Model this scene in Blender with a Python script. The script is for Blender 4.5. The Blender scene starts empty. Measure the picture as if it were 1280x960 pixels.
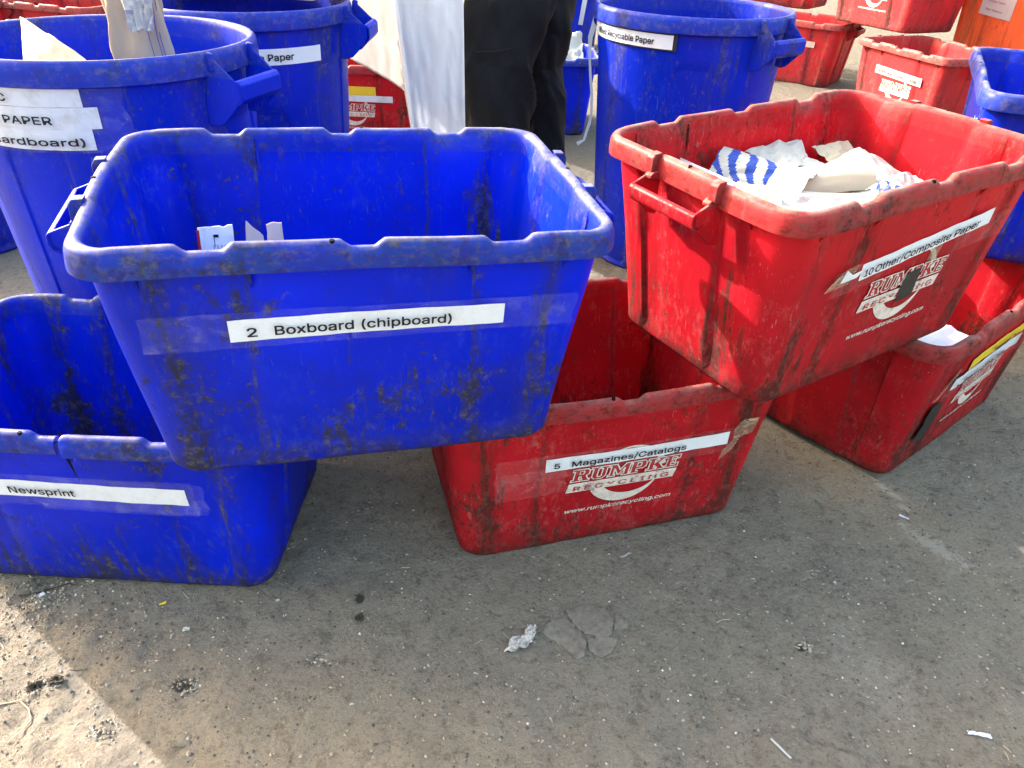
import bpy, bmesh, math, random
import numpy as np
from mathutils import Vector, Matrix, Euler
R = math.radians
scn = bpy.context.scene

# ---------------------------------------------------------------- camera
CAM_H, PITCH, ROLL, FPX = 1.070, R(32.96), R(2.29), 945.0
cd = bpy.data.cameras.new("camera"); cam = bpy.data.objects.new("camera", cd)
scn.collection.objects.link(cam); scn.camera = cam
cd.sensor_width = 36.0; cd.lens = FPX / 1280 * 36; cd.clip_start = 0.02; cd.clip_end = 600
fwd = Vector((0, math.cos(PITCH), -math.sin(PITCH))); up0 = Vector((0, math.sin(PITCH), math.cos(PITCH))); rt0 = Vector((1, 0, 0))
rt = math.cos(ROLL) * rt0 + math.sin(ROLL) * up0
up = -math.sin(ROLL) * rt0 + math.cos(ROLL) * up0
cam.matrix_world = Matrix(((rt.x, up.x, -fwd.x, 0), (rt.y, up.y, -fwd.y, 0), (rt.z, up.z, -fwd.z, CAM_H), (0, 0, 0, 1)))

# ---------------------------------------------------------------- light
SUN_AZ, SUN_EL = R(148), R(27.5)
w = bpy.data.worlds.new("World"); scn.world = w; w.use_nodes = True
nt = w.node_tree; nt.nodes.clear()
sky = nt.nodes.new("ShaderNodeTexSky"); sky.sky_type = 'NISHITA'; sky.sun_disc = False
sky.sun_elevation = SUN_EL; sky.sun_rotation = R(90) - SUN_AZ
sky.air_density = 2.3; sky.dust_density = 10.0; sky.ozone_density = 2.0
bg = nt.nodes.new("ShaderNodeBackground"); bg.inputs[1].default_value = 0.15
wo = nt.nodes.new("ShaderNodeOutputWorld")
nt.links.new(sky.outputs[0], bg.inputs[0]); nt.links.new(bg.outputs[0], wo.inputs[0])
sd = bpy.data.lights.new("sun", 'SUN'); sun = bpy.data.objects.new("sun", sd); scn.collection.objects.link(sun)
sd.energy = 2.0; sd.angle = R(0.5); sd.color = (1.0, 0.965, 0.92)
sv = Vector((math.cos(SUN_AZ) * math.cos(SUN_EL), math.sin(SUN_AZ) * math.cos(SUN_EL), math.sin(SUN_EL)))
sun.rotation_euler = sv.to_track_quat('Z', 'Y').to_euler()
scn.view_settings.view_transform = 'Standard'; scn.view_settings.look = 'None'
scn.view_settings.exposure = 2.95; scn.view_settings.gamma = 1.0
scn.render.engine = 'CYCLES'
scn.cycles.max_bounces = 7; scn.cycles.diffuse_bounces = 4; scn.cycles.transmission_bounces = 4
scn.cycles.transparent_max_bounces = 8

# ---------------------------------------------------------------- helpers
COL = scn.collection
def link_mesh(name, verts, faces, mats=None, parent=None, smooth=True, sharp=35, midx=None):
    me = bpy.data.meshes.new(name)
    me.from_pydata([tuple(v) for v in verts], [], faces)
    if mats is not None:
        for m in (mats if isinstance(mats, (list, tuple)) else [mats]): me.materials.append(m)
    if midx is not None: me.polygons.foreach_set("material_index", midx)
    me.polygons.foreach_set("use_smooth", [smooth] * len(me.polygons))
    me.update()
    if smooth and sharp: me.set_sharp_from_angle(angle=R(sharp))
    o = bpy.data.objects.new(name, me); COL.objects.link(o)
    if parent: o.parent = parent
    return o
def empty(name, loc=(0, 0, 0), rot=(0, 0, 0)):
    o = bpy.data.objects.new(name, None); COL.objects.link(o)
    o.empty_display_size = 0.1
    o.location = loc; o.rotation_mode = 'XYZ'
    yaw, tx, ty = rot
    m = Matrix.Rotation(yaw, 3, 'Z') @ Matrix.Rotation(tx, 3, 'X') @ Matrix.Rotation(ty, 3, 'Y')
    o.rotation_euler = m.to_euler('XYZ')
    return o
def tag(o, label=None, cat=None, group=None, kind=None):
    if label: o['label'] = label
    if cat: o['category'] = cat
    if group: o['group'] = group
    if kind: o['kind'] = kind
    return o
class MB:
    def __init__(s): s.v = []; s.f = []; s.mi = []
    def add(s, vs, fs, mi=0):
        b = len(s.v); s.v += [tuple(v) for v in vs]; s.f += [tuple(i + b for i in f) for f in fs]; s.mi += [mi] * len(fs)
    def box(s, c, d, M=None, mi=0):
        vs = [Vector((c[0] + sx * d[0] / 2, c[1] + sy * d[1] / 2, c[2] + sz * d[2] / 2)) for sx in (-1, 1) for sy in (-1, 1) for sz in (-1, 1)]
        if M is not None: vs = [M @ v for v in vs]
        s.add(vs, [(0, 1, 3, 2), (4, 6, 7, 5), (0, 4, 5, 1), (2, 3, 7, 6), (0, 2, 6, 4), (1, 5, 7, 3)], mi)
    def prism(s, poly, f, t0, t1, mi=0):
        """poly: list of 2D; f(p,q,t)->3D ; extruded t0..t1"""
        n = len(poly)
        vs = [f(p, q, t0) for p, q in poly] + [f(p, q, t1) for p, q in poly]
        fs = [tuple(range(n))[::-1], tuple(range(n, 2 * n))] + [(i, (i + 1) % n, n + (i + 1) % n, n + i) for i in range(n)]
        s.add(vs, fs, mi)
    def tube(s, pts, rad, n=8, mi=0):
        pts = [Vector(p) for p in pts]; rings = []
        for i, p in enumerate(pts):
            d = (pts[min(i + 1, len(pts) - 1)] - pts[max(i - 1, 0)]).normalized()
            a = d.cross(Vector((0, 0, 1)) if abs(d.z) < .9 else Vector((1, 0, 0))).normalized(); b = d.cross(a)
            r_ = rad[i] if isinstance(rad, (list, tuple)) else rad
            rings.append([p + r_ * (math.cos(2 * math.pi * k / n) * a + math.sin(2 * math.pi * k / n) * b) for k in range(n)])
        vs = [v for r_ in rings for v in r_]; fs = []
        for i in range(len(pts) - 1):
            for k in range(n): fs.append((i * n + k, i * n + (k + 1) % n, (i + 1) * n + (k + 1) % n, (i + 1) * n + k))
        fs += [tuple(range(n))[::-1], tuple(range((len(pts) - 1) * n, len(pts) * n))]
        s.add(vs, fs, mi)
    def build(s, name, mats, parent=None, **k): return link_mesh(name, s.v, s.f, mats, parent, midx=s.mi, **k)

# numpy value noise ---------------------------------------------------
_rs = np.random.RandomState(7); _T = _rs.rand(256, 256)
def vnoise(x, y):
    xi = np.floor(x).astype(int); yi = np.floor(y).astype(int); fx = x - xi; fy = y - yi
    fx = fx * fx * (3 - 2 * fx); fy = fy * fy * (3 - 2 * fy)
    a = _T[xi & 255, yi & 255]; b = _T[(xi + 1) & 255, yi & 255]; c = _T[xi & 255, (yi + 1) & 255]; d = _T[(xi + 1) & 255, (yi + 1) & 255]
    return (a * (1 - fx) + b * fx) * (1 - fy) + (c * (1 - fx) + d * fx) * fy - .5
def vlin(x, y):     # unsmoothed value noise: creases stay sharp
    xi = np.floor(x).astype(int); yi = np.floor(y).astype(int); fx = x - xi; fy = y - yi
    a = _T[xi & 255, yi & 255]; b = _T[(xi + 1) & 255, yi & 255]; c = _T[xi & 255, (yi + 1) & 255]; d = _T[(xi + 1) & 255, (yi + 1) & 255]
    return np.where(fx > fy, a + (b - a) * fx + (d - b) * fy, a + (d - c) * fx + (c - a) * fy) - .5
def fbm(x, y, oc=5, g=.5):
    s = 0; a = 1.
    for i in range(oc): s = s + a * vnoise(x * 2 ** i + 17.3 * i, y * 2 ** i + 5.1 * i); a *= g
    return s

# ---------------------------------------------------------------- material nodes
class NM:
    def __init__(s, name):
        s.m = bpy.data.materials.new(name); s.m.use_nodes = True; s.t = s.m.node_tree; s.t.nodes.clear()
        s.out = s.n("ShaderNodeOutputMaterial")
    def n(s, ty, **k):
        x = s.t.nodes.new(ty)
        for a, b in k.items(): setattr(x, a, b)
        return x
    def l(s, a, b): s.t.links.new(a, b)
    def val(s, sock, v):
        if isinstance(v, (int, float, tuple, list)): sock.default_value = v
        else: s.l(v, sock)
    def coord(s, seed=True, scale=(1, 1, 1), which='Object'):
        tc = s.n("ShaderNodeTexCoord"); mp = s.n("ShaderNodeMapping"); s.l(tc.outputs[which], mp.inputs[0])
        mp.inputs['Scale'].default_value = scale
        if seed:
            oi = s.n("ShaderNodeObjectInfo"); mm = s.n("ShaderNodeMath", operation='MULTIPLY'); s.l(oi.outputs['Random'], mm.inputs[0]); mm.inputs[1].default_value = 37.
            cb = s.n("ShaderNodeCombineXYZ")
            for i in range(3): s.l(mm.outputs[0], cb.inputs[i])
            s.l(cb.outputs[0], mp.inputs['Location'])
        return mp.outputs[0]
    def noise(s, vec, scale, detail=5, rough=.6, dist=0, lo=None, hi=None):
        x = s.n("ShaderNodeTexNoise"); s.l(vec, x.inputs['Vector']); x.inputs['Scale'].default_value = scale
        x.inputs['Detail'].default_value = detail; x.inputs['Roughness'].default_value = rough; x.inputs['Distortion'].default_value = dist
        o = x.outputs[0]
        if lo is not None: o = s.ramp(o, lo, hi)
        return o
    def ramp(s, v, lo, hi, a=0., b=1.):
        x = s.n("ShaderNodeMapRange"); x.clamp = True; s.val(x.inputs[0], v)
        x.inputs[1].default_value = lo; x.inputs[2].default_value = hi; x.inputs[3].default_value = a; x.inputs[4].default_value = b
        return x.outputs[0]
    def math(s, op, a, b=0.):
        x = s.n("ShaderNodeMath", operation=op); s.val(x.inputs[0], a); s.val(x.inputs[1], b); return x.outputs[0]
    def mix(s, f, a, b, blend='MIX'):
        x = s.n("ShaderNodeMix", data_type='RGBA', blend_type=blend)
        s.val(x.inputs[0], f)
        for sock, v in ((x.inputs[6], a), (x.inputs[7], b)):
            if isinstance(v, tuple) and len(v) == 3: v = v + (1,)
            s.val(sock, v)
        return x.outputs[2]
    def bump(s, h, strength, dist):
        x = s.n("ShaderNodeBump"); s.l(h, x.inputs['Height']); x.inputs['Strength'].default_value = strength; x.inputs['Distance'].default_value = dist
        return x.outputs[0]
    def pr(s, col, rough=.5, spec=.5, normal=None, **k):
        x = s.n("ShaderNodeBsdfPrincipled")
        if isinstance(col, tuple) and len(col) == 3: col = col + (1,)
        s.val(x.inputs['Base Color'], col); s.val(x.inputs['Roughness'], rough); s.val(x.inputs['Specular IOR Level'], spec)
        if normal is not None: s.l(normal, x.inputs['Normal'])
        return x
    def fin(s, sh): s.l(sh.outputs[0], s.out.inputs[0]); return s.m

def plain(name, col, rough=.6, spec=.3, var=.0, scale=30, bump=0.):
    N = NM(name); c = N.coord()
    n1 = N.noise(c, scale, 6, .65)
    colr = N.mix(N.ramp(n1, .3, .7), tuple(x * (1 - var) for x in col), tuple(min(1, x * (1 + var)) for x in col))
    nm = N.bump(n1, .5, bump) if bump else None
    return N.fin(N.pr(colr, rough, spec, nm))

def plastic(name, base, dirtc, dustc, H, trans=.25, dirt=1., rimz=.036, scuff=(.5, .5, .6), bottom=True):
    """worn HDPE: mottled grime, vertical streaks, fine scratches, dusty rim"""
    N = NM(name); c = N.coord(); tc = N.n("ShaderNodeTexCoord"); sep = N.n("ShaderNodeSeparateXYZ"); N.l(tc.outputs['Object'], sep.inputs[0])
    z = sep.outputs[2]
    cs = N.coord(scale=(1, 1, .12))
    big = N.noise(c, 3.2, 4, .6)
    dark = tuple(x * .80 for x in base); lite = tuple(min(1, x * 1.12) for x in base)
    col = N.mix(N.ramp(big, .35, .65), dark, lite)
    # where dirt and wear collect: beside the ribs, at the corners, low down
    ax = N.math('ABSOLUTE', sep.outputs[0])
    rib = N.ramp(N.math('ABSOLUTE', N.math('SUBTRACT', ax, .148)), .024, .0)
    rib2 = N.ramp(N.math('ABSOLUTE', N.math('SUBTRACT', ax, .238)), .034, .0)
    low = N.ramp(z, .20 * H / .369, .01)
    wear = N.math('ADD', N.math('ADD', N.math('MULTIPLY', rib, .5), N.math('MULTIPLY', rib2, .75)), N.math('MULTIPLY', low, .55))
    wear = N.math('SUBTRACT', wear, .35)
    def th(v, lo, hi, k=.07): return N.ramp(N.math('ADD', v, N.math('MULTIPLY', wear, k)), lo, hi)
    # faded scuffs: whitish haze of fine scratches
    sc = N.noise(N.coord(scale=(1, 1, .45)), 75, 9, .85, 0, .50, .68)
    area = th(N.noise(c, 5.5, 5, .65), .48, .62, .10)
    hz = N.math('MULTIPLY', N.math('MULTIPLY', sc, area), .34 * dirt)
    col = N.mix(hz, col, scuff)
    s1 = N.noise(N.coord(scale=(1.2, 1.2, .09)), 200, 2, .5, 2., .66, .72)
    s2 = N.noise(N.coord(scale=(.5, .5, .9)), 70, 1, .5, 6., .70, .73)
    s3 = N.noise(N.coord(scale=(.8, .8, .8)), 30, 1, .5, 9., .74, .77)
    scr = N.math('MULTIPLY', N.math('MAXIMUM', s1, N.math('MULTIPLY', s3, .5)), N.noise(c, 9, 4, .65, 0, .47, .62))
    s4 = N.math('MULTIPLY', N.noise(N.coord(scale=(1., 1., .22)), 150, 4, .7, 1., .60, .70), th(N.noise(c, 6, 5, .65), .50, .62, .12))
    col = N.mix(N.math('MULTIPLY', N.math('MAXIMUM', scr, s4), .45), col, scuff)
    # thin overall grime film, then dark patches, runs and spots
    film = N.math('MULTIPLY', th(N.noise(N.coord(scale=(1, 1, .5)), 7, 10, .8, .2), .46, .64, .13), .62 * dirt)
    col = N.mix(film, col, tuple(x * .42 + y * .35 for x, y in zip(base, dirtc)))
    patch = th(N.math('ADD', N.math('MULTIPLY', N.noise(N.coord(scale=(1, 1, .6)), 75, 10, .8, .1), .55), N.math('MULTIPLY', N.noise(c, 6, 5, .65), .45)), .530, .585, .085)
    streak = th(N.math('ADD', N.math('MULTIPLY', N.noise(cs, 80, 9, .78), .55), N.math('MULTIPLY', N.noise(N.coord(scale=(1, 1, .3)), 8, 5, .65), .45)), .53, .59, .09)
    speck = N.math('MULTIPLY', N.noise(c, 85, 4, .6, 0, .61, .66), th(N.noise(c, 7, 5, .65), .50, .58, .08))
    g = N.math('MAXIMUM', N.math('MAXIMUM', patch, streak), speck)
    if bottom:      # fine dirt caught in the moulded grooves
        zz_ = N.ramp(z, 0, .334)
        ay = N.math('ABSOLUTE', sep.outputs[1])
        def line(a_, z0_, z1_, w_): return N.ramp(N.math('ABSOLUTE', N.math('SUBTRACT', a_, N.math('ADD', N.math('MULTIPLY', zz_, z1_ - z0_), z0_))), w_, w_ * .35)
        lx_ = N.math('MAXIMUM', line(ax, .1525, .137, .0035), line(ax, .2185, .248, .0035))
        ly_ = N.math('MULTIPLY', N.math('MAXIMUM', line(ay, .064, .067, .0035), line(ay, .110, .1305, .0035)), N.ramp(ax, .262, .268))
        gl = N.math('MULTIPLY', N.math('MAXIMUM', lx_, ly_), N.noise(c, 30, 7, .75, 0, .40, .56))
        g = N.math('MAXIMUM', g, N.math('MULTIPLY', gl, .7))
        low = N.math('MULTIPLY', N.ramp(z, .004, .055, 1., 0.), N.noise(c, 26, 8, .75, 0, .40, .56))
        g = N.math('MAXIMUM', g, low)
    g = N.math('MULTIPLY', g, .88 * dirt)
    col = N.mix(g, col, N.mix(N.noise(c, 60, 7, .75, 0, .50, .62), dirtc, tuple(x * 3. for x in dirtc)))
    # dusty worn rim
    rz = N.ramp(z, H - rimz - .001, H - rimz + .001)
    rn = N.noise(c, 16, 7, .7, 0, .30, .62)
    # outside of the lip carries most of it, the inner wall little
    gm = N.n("ShaderNodeNewGeometry"); vt = N.n("ShaderNodeVectorTransform", vector_type='NORMAL', convert_from='WORLD', convert_to='OBJECT'); N.l(gm.outputs['Normal'], vt.inputs[0])
    dp = N.n("ShaderNodeVectorMath", operation='DOT_PRODUCT'); N.l(vt.outputs[0], dp.inputs[0]); N.l(tc.outputs['Object'], dp.inputs[1])
    inn = N.ramp(dp.outputs['Value'], -.12, .0, .35, 1.)
    rf = N.math('MULTIPLY', N.math('MULTIPLY', rz, inn), N.ramp(rn, 0, 1, .35 * dirt, .85 * dirt))
    rcol = N.mix(N.noise(N.coord(scale=(.5, .5, 1)), 80, 10, .82, .1, .46, .56), dustc, N.mix(N.noise(c, 60, 4, .6, 0, .45, .6), tuple(x * 1. for x in dirtc), tuple(x * 3.2 for x in dirtc)))
    col = N.mix(rf, col, rcol)
    # pale dust on the upward faces of the rim
    geo = N.n("ShaderNodeNewGeometry"); sn = N.n("ShaderNodeSeparateXYZ"); N.l(geo.outputs['Normal'], sn.inputs[0])
    upf = N.math('MULTIPLY', N.ramp(sn.outputs[2], .55, .95), N.noise(c, 24, 7, .7, 0, .38, .62))
    upf = N.math('MULTIPLY', upf, N.math('MULTIPLY', rz, .42 * dirt))
    col = N.mix(upf, col, (.42, .37, .31))
    rough = N.ramp(N.math('MAXIMUM', g, hz), 0, .7, .40, .85)
    nm = N.bump(N.noise(c, 120, 6, .7), .35, .0012)
    p = N.pr(col, rough, .15, nm)
    if trans:
        tr = N.n("ShaderNodeBsdfTranslucent"); N.l(col, tr.inputs[0])
        mx = N.n("ShaderNodeMixShader"); mx.inputs[0].default_value = trans
        N.l(p.outputs[0], mx.inputs[1]); N.l(tr.outputs[0], mx.inputs[2])
        return N.fin(mx)
    return N.fin(p)

BLUE = (.000, .017, .56); RED = (.44, .010, .020)
CR_H = .369
M_blue = plastic("blue_plastic", BLUE, (.035, .032, .026), (.018, .050, .27), CR_H, scuff=(.10, .18, .46), dirt=1.0)
M_red = plastic("red_plastic", RED, (.030, .022, .018), (.26, .045, .050), CR_H, scuff=(.72, .42, .40), dirt=.9)
M_redfar = plastic("sun_faded_red_plastic", (.46, .030, .040), (.05, .03, .03), (.34, .10, .095), CR_H, scuff=(.62, .36, .33), dirt=.9)
M_can = plastic("can_blue_plastic", (.000, .017, .48), (.04, .04, .045), (.018, .050, .28), .80, rimz=.045, scuff=(.16, .25, .55), dirt=.62, bottom=False, trans=.1)
M_orange = plastic("orange_plastic", (.90, .13, .04), (.10, .04, .02), (.7, .15, .05), .80, dirt=.5)
def paper_mat(name, col, stain=.25, tr=.15):
    N = NM(name); c = N.coord()
    f = N.noise(c, 18, 8, .7, 0, .52, .75)
    colr = N.mix(N.math('MULTIPLY', f, stain), col, (.30, .25, .19))
    nm = N.bump(N.noise(c, 45, 5, .6), .5, .002)
    p = N.pr(colr, .75, .2, nm)
    t = N.n("ShaderNodeBsdfTranslucent"); N.l(colr, t.inputs[0]); mx = N.n("ShaderNodeMixShader"); mx.inputs[0].default_value = tr
    N.l(p.outputs[0], mx.inputs[1]); N.l(t.outputs[0], mx.inputs[2]); return N.fin(mx)
M_paper = paper_mat("white_label_paper", (.72, .76, .86), .22)
M_paperd = paper_mat("dirty_white_paper", (.62, .65, .75), .55)
M_bright = paper_mat("clean_white_paper", (.43, .425, .41), .12, .15)
M_cream = paper_mat("cream_paper", (.44, .40, .31), .22, .15)
M_yellow = paper_mat("yellow_paper", (.70, .50, .04), .15)
M_pink = paper_mat("faded_pinkish_paper", (.52, .40, .42), .2)
M_card = paper_mat("brown_cardboard", (.36, .285, .20), .45, .0)
M_cardlit = paper_mat("pale_cardboard", (.56, .42, .28), .6, .0)
M_greyboard = paper_mat("grey_brown_board", (.52, .42, .37), .2, .0)
M_ink = plain("black_ink", (.012, .012, .016), .7, .2)
N = NM("worn_white_print"); c = N.coord(); _n = N.noise(c, 55, 9, .8)
_p = N.pr(N.mix(N.ramp(_n, .4, .6), (.50, .42, .40), (.66, .61, .58)), .7, .2); _t = N.n("ShaderNodeBsdfTransparent"); _m = N.n("ShaderNodeMixShader")
N.l(N.ramp(N.math('ADD', N.math('MULTIPLY', _n, .6), N.math('MULTIPLY', N.noise(c, 12, 4, .6), .4)), .425, .455, .45, .95), _m.inputs[0]); N.l(_t.outputs[0], _m.inputs[1]); N.l(_p.outputs[0], _m.inputs[2]); M_print = N.fin(_m)
M_redink = plain("red_ink", (.34, .014, .026), .6, .3)
M_blueink = plain("blue_ink", (.010, .040, .27), .6, .3)
M_orangeink = plain("orange_ink", (.85, .28, .03), .6, .3)
M_purple = plain("lilac_ink", (.45, .32, .60), .6, .3)
M_black = plain("black_tape", (.015, .015, .016), .5, .4, .3, 60, .001)
M_hole = plain("dark_hole", (.004, .004, .006), .9, .1)
def tape_mat(name, alpha, colt=(.75, .72, .75)):
    N = NM(name); c = N.coord()
    wr = N.noise(N.coord(scale=(1, 1, 1)), 35, 7, .75, .8)
    p = N.pr(colt, .38, .45, N.bump(wr, .5, .0025))
    t = N.n("ShaderNodeBsdfTransparent"); mx = N.n("ShaderNodeMixShader")
    a = N.math('ADD', alpha * .6, N.math('MULTIPLY', N.ramp(wr, .50, .72), alpha * 2.2))
    N.l(a, mx.inputs[0]); N.l(t.outputs[0], mx.inputs[1]); N.l(p.outputs[0], mx.inputs[2]); return N.fin(mx)
M_tape = tape_mat("clear_packing_tape", .022)
M_tapeold = tape_mat("torn_brown_tape", .5, (.42, .30, .22))
M_trouser = plain("black_twill_cloth", (.008, .009, .013), .85, .25, .25, 14, .006)
M_skin = plain("skin", (.55, .34, .26), .55, .4, .05)
M_hair = plain("dark_hair", (.03, .02, .015), .6, .3, .3, 80)
M_shirt = plain("grey_shirt_cloth", (.16, .17, .19), .9, .2, .1)
M_shoe = plain("black_shoe_leather", (.015, .014, .014), .5, .4, .2)
# apron: ribbed non-woven plastic sheet
N = NM("white_apron_sheet"); c = N.coord(False)
wv = N.n("ShaderNodeTexWave"); wv.bands_direction = 'Z'; N.l(N.coord(False, (1, 1, 1)), wv.inputs[0]); wv.inputs['Scale'].default_value = 55; wv.inputs['Distortion'].default_value = 1.2
hh = N.math('ADD', N.math('MULTIPLY', wv.outputs[1], .10), N.noise(c, 14, 7, .65, 1.0))
p = N.pr(N.mix(N.noise(c, 5, 3, .6, 0, .3, .7), (.78, .82, .88), (.86, .89, .94)), .6, .3, N.bump(hh, .6, .006))
tr = N.n("ShaderNodeBsdfTranslucent"); tr.inputs[0].default_value = (.8, .83, .88, 1); mx = N.n("ShaderNodeMixShader"); mx.inputs[0].default_value = .35
N.l(p.outputs[0], mx.inputs[1]); N.l(tr.outputs[0], mx.inputs[2]); M_apron = N.fin(mx)
N = NM("white_ribbon_cloth"); M_ribbon = N.fin(N.pr((.82, .82, .84), .6, .3))

# ---------------------------------------------------------------- ground
def hz(x, y):
    x = np.asarray(x, float); y = np.asarray(y, float)
    t = np.clip((y - 3.1) / 1.5, 0, 1); h = .12 * t * t * (3 - 2 * t)
    h = h + .010 * fbm(x * 1.3 + 3, y * 1.3 + 9, 3) + .0085 * fbm(x * 10 + 1, y * 10, 6, .64)
    # trodden, lumpier patch at the lower left
    m = np.clip(1.2 - np.hypot((x + .95) / .55, (y - .62) / .42), 0, 1)
    h = h + m * .016 * fbm(x * 16, y * 16, 4, .65)
    # shallow boot treads
    for cx, cy, a in ((.52, .98, .5), (.66, 1.02, .3), (.30, .70, -.4)):
        u = (x - cx) * math.cos(a) + (y - cy) * math.sin(a); v = -(x - cx) * math.sin(a) + (y - cy) * math.cos(a)
        k = np.clip(1.3 - np.hypot(u / .05, v / .13), 0, 1)
        h = h - .004 * k * (np.sin(v * 260 + 6 * np.abs(u) * 20) > .1)
    return h - .004
def grad_axis(lo, hi, step, far):
    a = [lo]; s = step; x = lo
    while x > -far: s *= 1.25; x -= s; a.append(x)
    a = a[::-1]; n = int((hi - lo) / step); a += [lo + step * i for i in range(1, n + 1)]
    s = step; x = a[-1]
    while x < far: s *= 1.25; x += s; a.append(x)
    return np.array(a)
gx = grad_axis(-1.2, 1.5, .009, 250); gy = grad_axis(.45, 1.9, .009, 250)
GX, GY = np.meshgrid(gx, gy); GZ = hz(GX, GY)
nx, ny = len(gx), len(gy)
gv = np.stack([GX.ravel(), GY.ravel(), GZ.ravel()], -1)
ii = (np.arange(ny - 1)[:, None] * nx + np.arange(nx - 1)[None]).ravel()
gf = np.stack([ii, ii + 1, ii + nx + 1, ii + nx], -1)
N = NM("packed_dirt"); c = N.coord(False)
big = N.noise(c, 1.7, 5, .6, .3, .36, .64); mid = N.noise(c, 8, 8, .7, .3, .40, .62); clump = N.noise(c, 42, 9, .78); fin = N.noise(c, 150, 6, .7)
col = N.mix(big, (.285, .249, .210), (.325, .284, .238))
col = N.mix(N.math('MULTIPLY', mid, .28), col, (.178, .158, .135))
col = N.mix(N.ramp(clump, .47, .39, 0, .62), col, (.135, .118, .100))
col = N.mix(N.ramp(clump, .54, .62, 0, .50), col, (.34, .308, .26))
col = N.mix(N.ramp(fin, .47, .36, 0, .45), col, (.10, .088, .072))
col = N.mix(N.ramp(fin, .56, .66, 0, .5), col, (.39, .355, .305))
dampm = N.math('MULTIPLY', N.noise(c, 26, 7, .75, .5, .55, .66), N.noise(c, 3.2, 4, .6, 0, .48, .60))
col = N.mix(N.math('MULTIPLY', dampm, .35), col, (.05, .047, .042))
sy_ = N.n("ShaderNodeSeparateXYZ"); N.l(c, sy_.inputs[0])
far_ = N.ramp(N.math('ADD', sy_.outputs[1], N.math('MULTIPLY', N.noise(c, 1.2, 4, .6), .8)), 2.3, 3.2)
col = N.mix(N.math('MULTIPLY', far_, .85), col, N.mix(fin, (.085, .078, .066), (.15, .138, .118)))   # far ground painted darker to tone down the sunlight on it
# dark wet spots and a chalky scuff, each where it lies on the ground
def blob(cx, cy, rx, ry, ang=0., wob=.5):
    mp = N.n("ShaderNodeMapping"); tc = N.n("ShaderNodeTexCoord"); mp.vector_type = 'TEXTURE'
    N.l(tc.outputs['Object'], mp.inputs[0]); mp.inputs['Location'].default_value = (cx, cy, 0); mp.inputs['Rotation'].default_value = (0, 0, ang); mp.inputs['Scale'].default_value = (rx, ry, 1000)
    ln = N.n("ShaderNodeVectorMath", operation='LENGTH'); N.l(mp.outputs[0], ln.inputs[0])
    q = N.math('ADD', ln.outputs['Value'], N.math('MULTIPLY', N.math('SUBTRACT', N.noise(c, 90, 6, .75), .5), wob * 4))
    return N.ramp(q, 1.15, .75)
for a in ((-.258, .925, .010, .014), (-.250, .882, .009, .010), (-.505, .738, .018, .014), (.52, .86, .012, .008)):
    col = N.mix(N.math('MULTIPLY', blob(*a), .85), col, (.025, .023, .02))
for a, k in (((.868, 1.125, .018, .070, .72, 1.3), .50), ((.838, 1.285, .010, .028, .6, 1.2), .5), ((.85, 1.235, .010, .014, 0, .7), .5), ((.62, .83, .05, .10, .2, .9), .18)):
    col = N.mix(N.math('MULTIPLY', blob(*a), k), col, (.50, .47, .43))
vo = N.n("ShaderNodeTexVoronoi"); N.l(c, vo.inputs[0]); vo.inputs['Scale'].default_value = 230
speck = N.math('MULTIPLY', N.ramp(vo.outputs[0], .22, .12), N.noise(c, 60, 2, .5, 0, .56, .62))
col = N.mix(N.math('MULTIPLY', speck, .18), col, (.52, .50, .46))
hh = N.math('ADD', N.math('MULTIPLY', fin, .35), N.math('ADD', N.math('MULTIPLY', clump, 1.2), N.math('MULTIPLY', N.noise(c, 17, 6, .65), 1.3)))
M_ground = N.fin(N.pr(col, .92, .18, N.bump(hh, 1.0, .022)))
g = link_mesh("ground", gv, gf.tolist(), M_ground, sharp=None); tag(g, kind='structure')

# loose grit: thousands of tiny stones, one object
rnd = random.Random(5); mb = MB()
octv = [(1, 0, 0), (-1, 0, 0), (0, 1, 0), (0, -1, 0), (0, 0, 1), (0, 0, -1)]; octf = [(0, 2, 4), (2, 1, 4), (1, 3, 4), (3, 0, 4), (2, 0, 5), (1, 2, 5), (3, 1, 5), (0, 3, 5)]
P = []
for i in range(22000):
    if i < 17500: x = rnd.uniform(-1.2, 1.4); y = .5 + 1.3 * rnd.random() ** 1.3
    elif i < 19500: x = rnd.gauss(-.82, .16); y = rnd.gauss(.88, .09)
    else: x = rnd.uniform(-1.5, 3); y = rnd.uniform(1.8, 6)
    s = .0009 + .0028 * rnd.random() ** 4
    if y > 1.8: s *= 2.0
    P.append((x, y, s))
for ccx, ccy, nn_, sg in ((-.500, .738, 90, .011), (-.735, .727, 110, .013), (-.705, .738, 40, .006), (-.80, .655, 90, .02), (-.60, .655, 60, .012), (-.82, .90, 160, .03), (.525, .862, 40, .008), (-.30, .80, 40, .012), (.62, 1.02, 60, .03)):
    for _ in range(nn_): P.append((rnd.gauss(ccx, sg), rnd.gauss(ccy, sg * .8), rnd.uniform(.0012, .0036)))
for _ in range(60): P.append((rnd.gauss(-.84, .14), rnd.gauss(.87, .07), rnd.uniform(.002, .0045)))
zz = hz([p_[0] for p_ in P], [p_[1] for p_ in P])
for (x, y, s), z in zip(P, zz):
    r_ = rnd.random(); mi = 0 if r_ < .05 else (1 if r_ < .62 else 2)
    if mi == 0: s *= .8
    M = Matrix.Rotation(rnd.uniform(0, 6.28), 3, 'Z')
    vs = [Vector((x, y, z + s * .25)) + M @ Vector((a * s * rnd.uniform(.7, 1.4), b * s * rnd.uniform(.6, 1.2), c_ * s * .55)) for a, b, c_ in octv]
    mb.add(vs, octf, mi)
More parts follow.
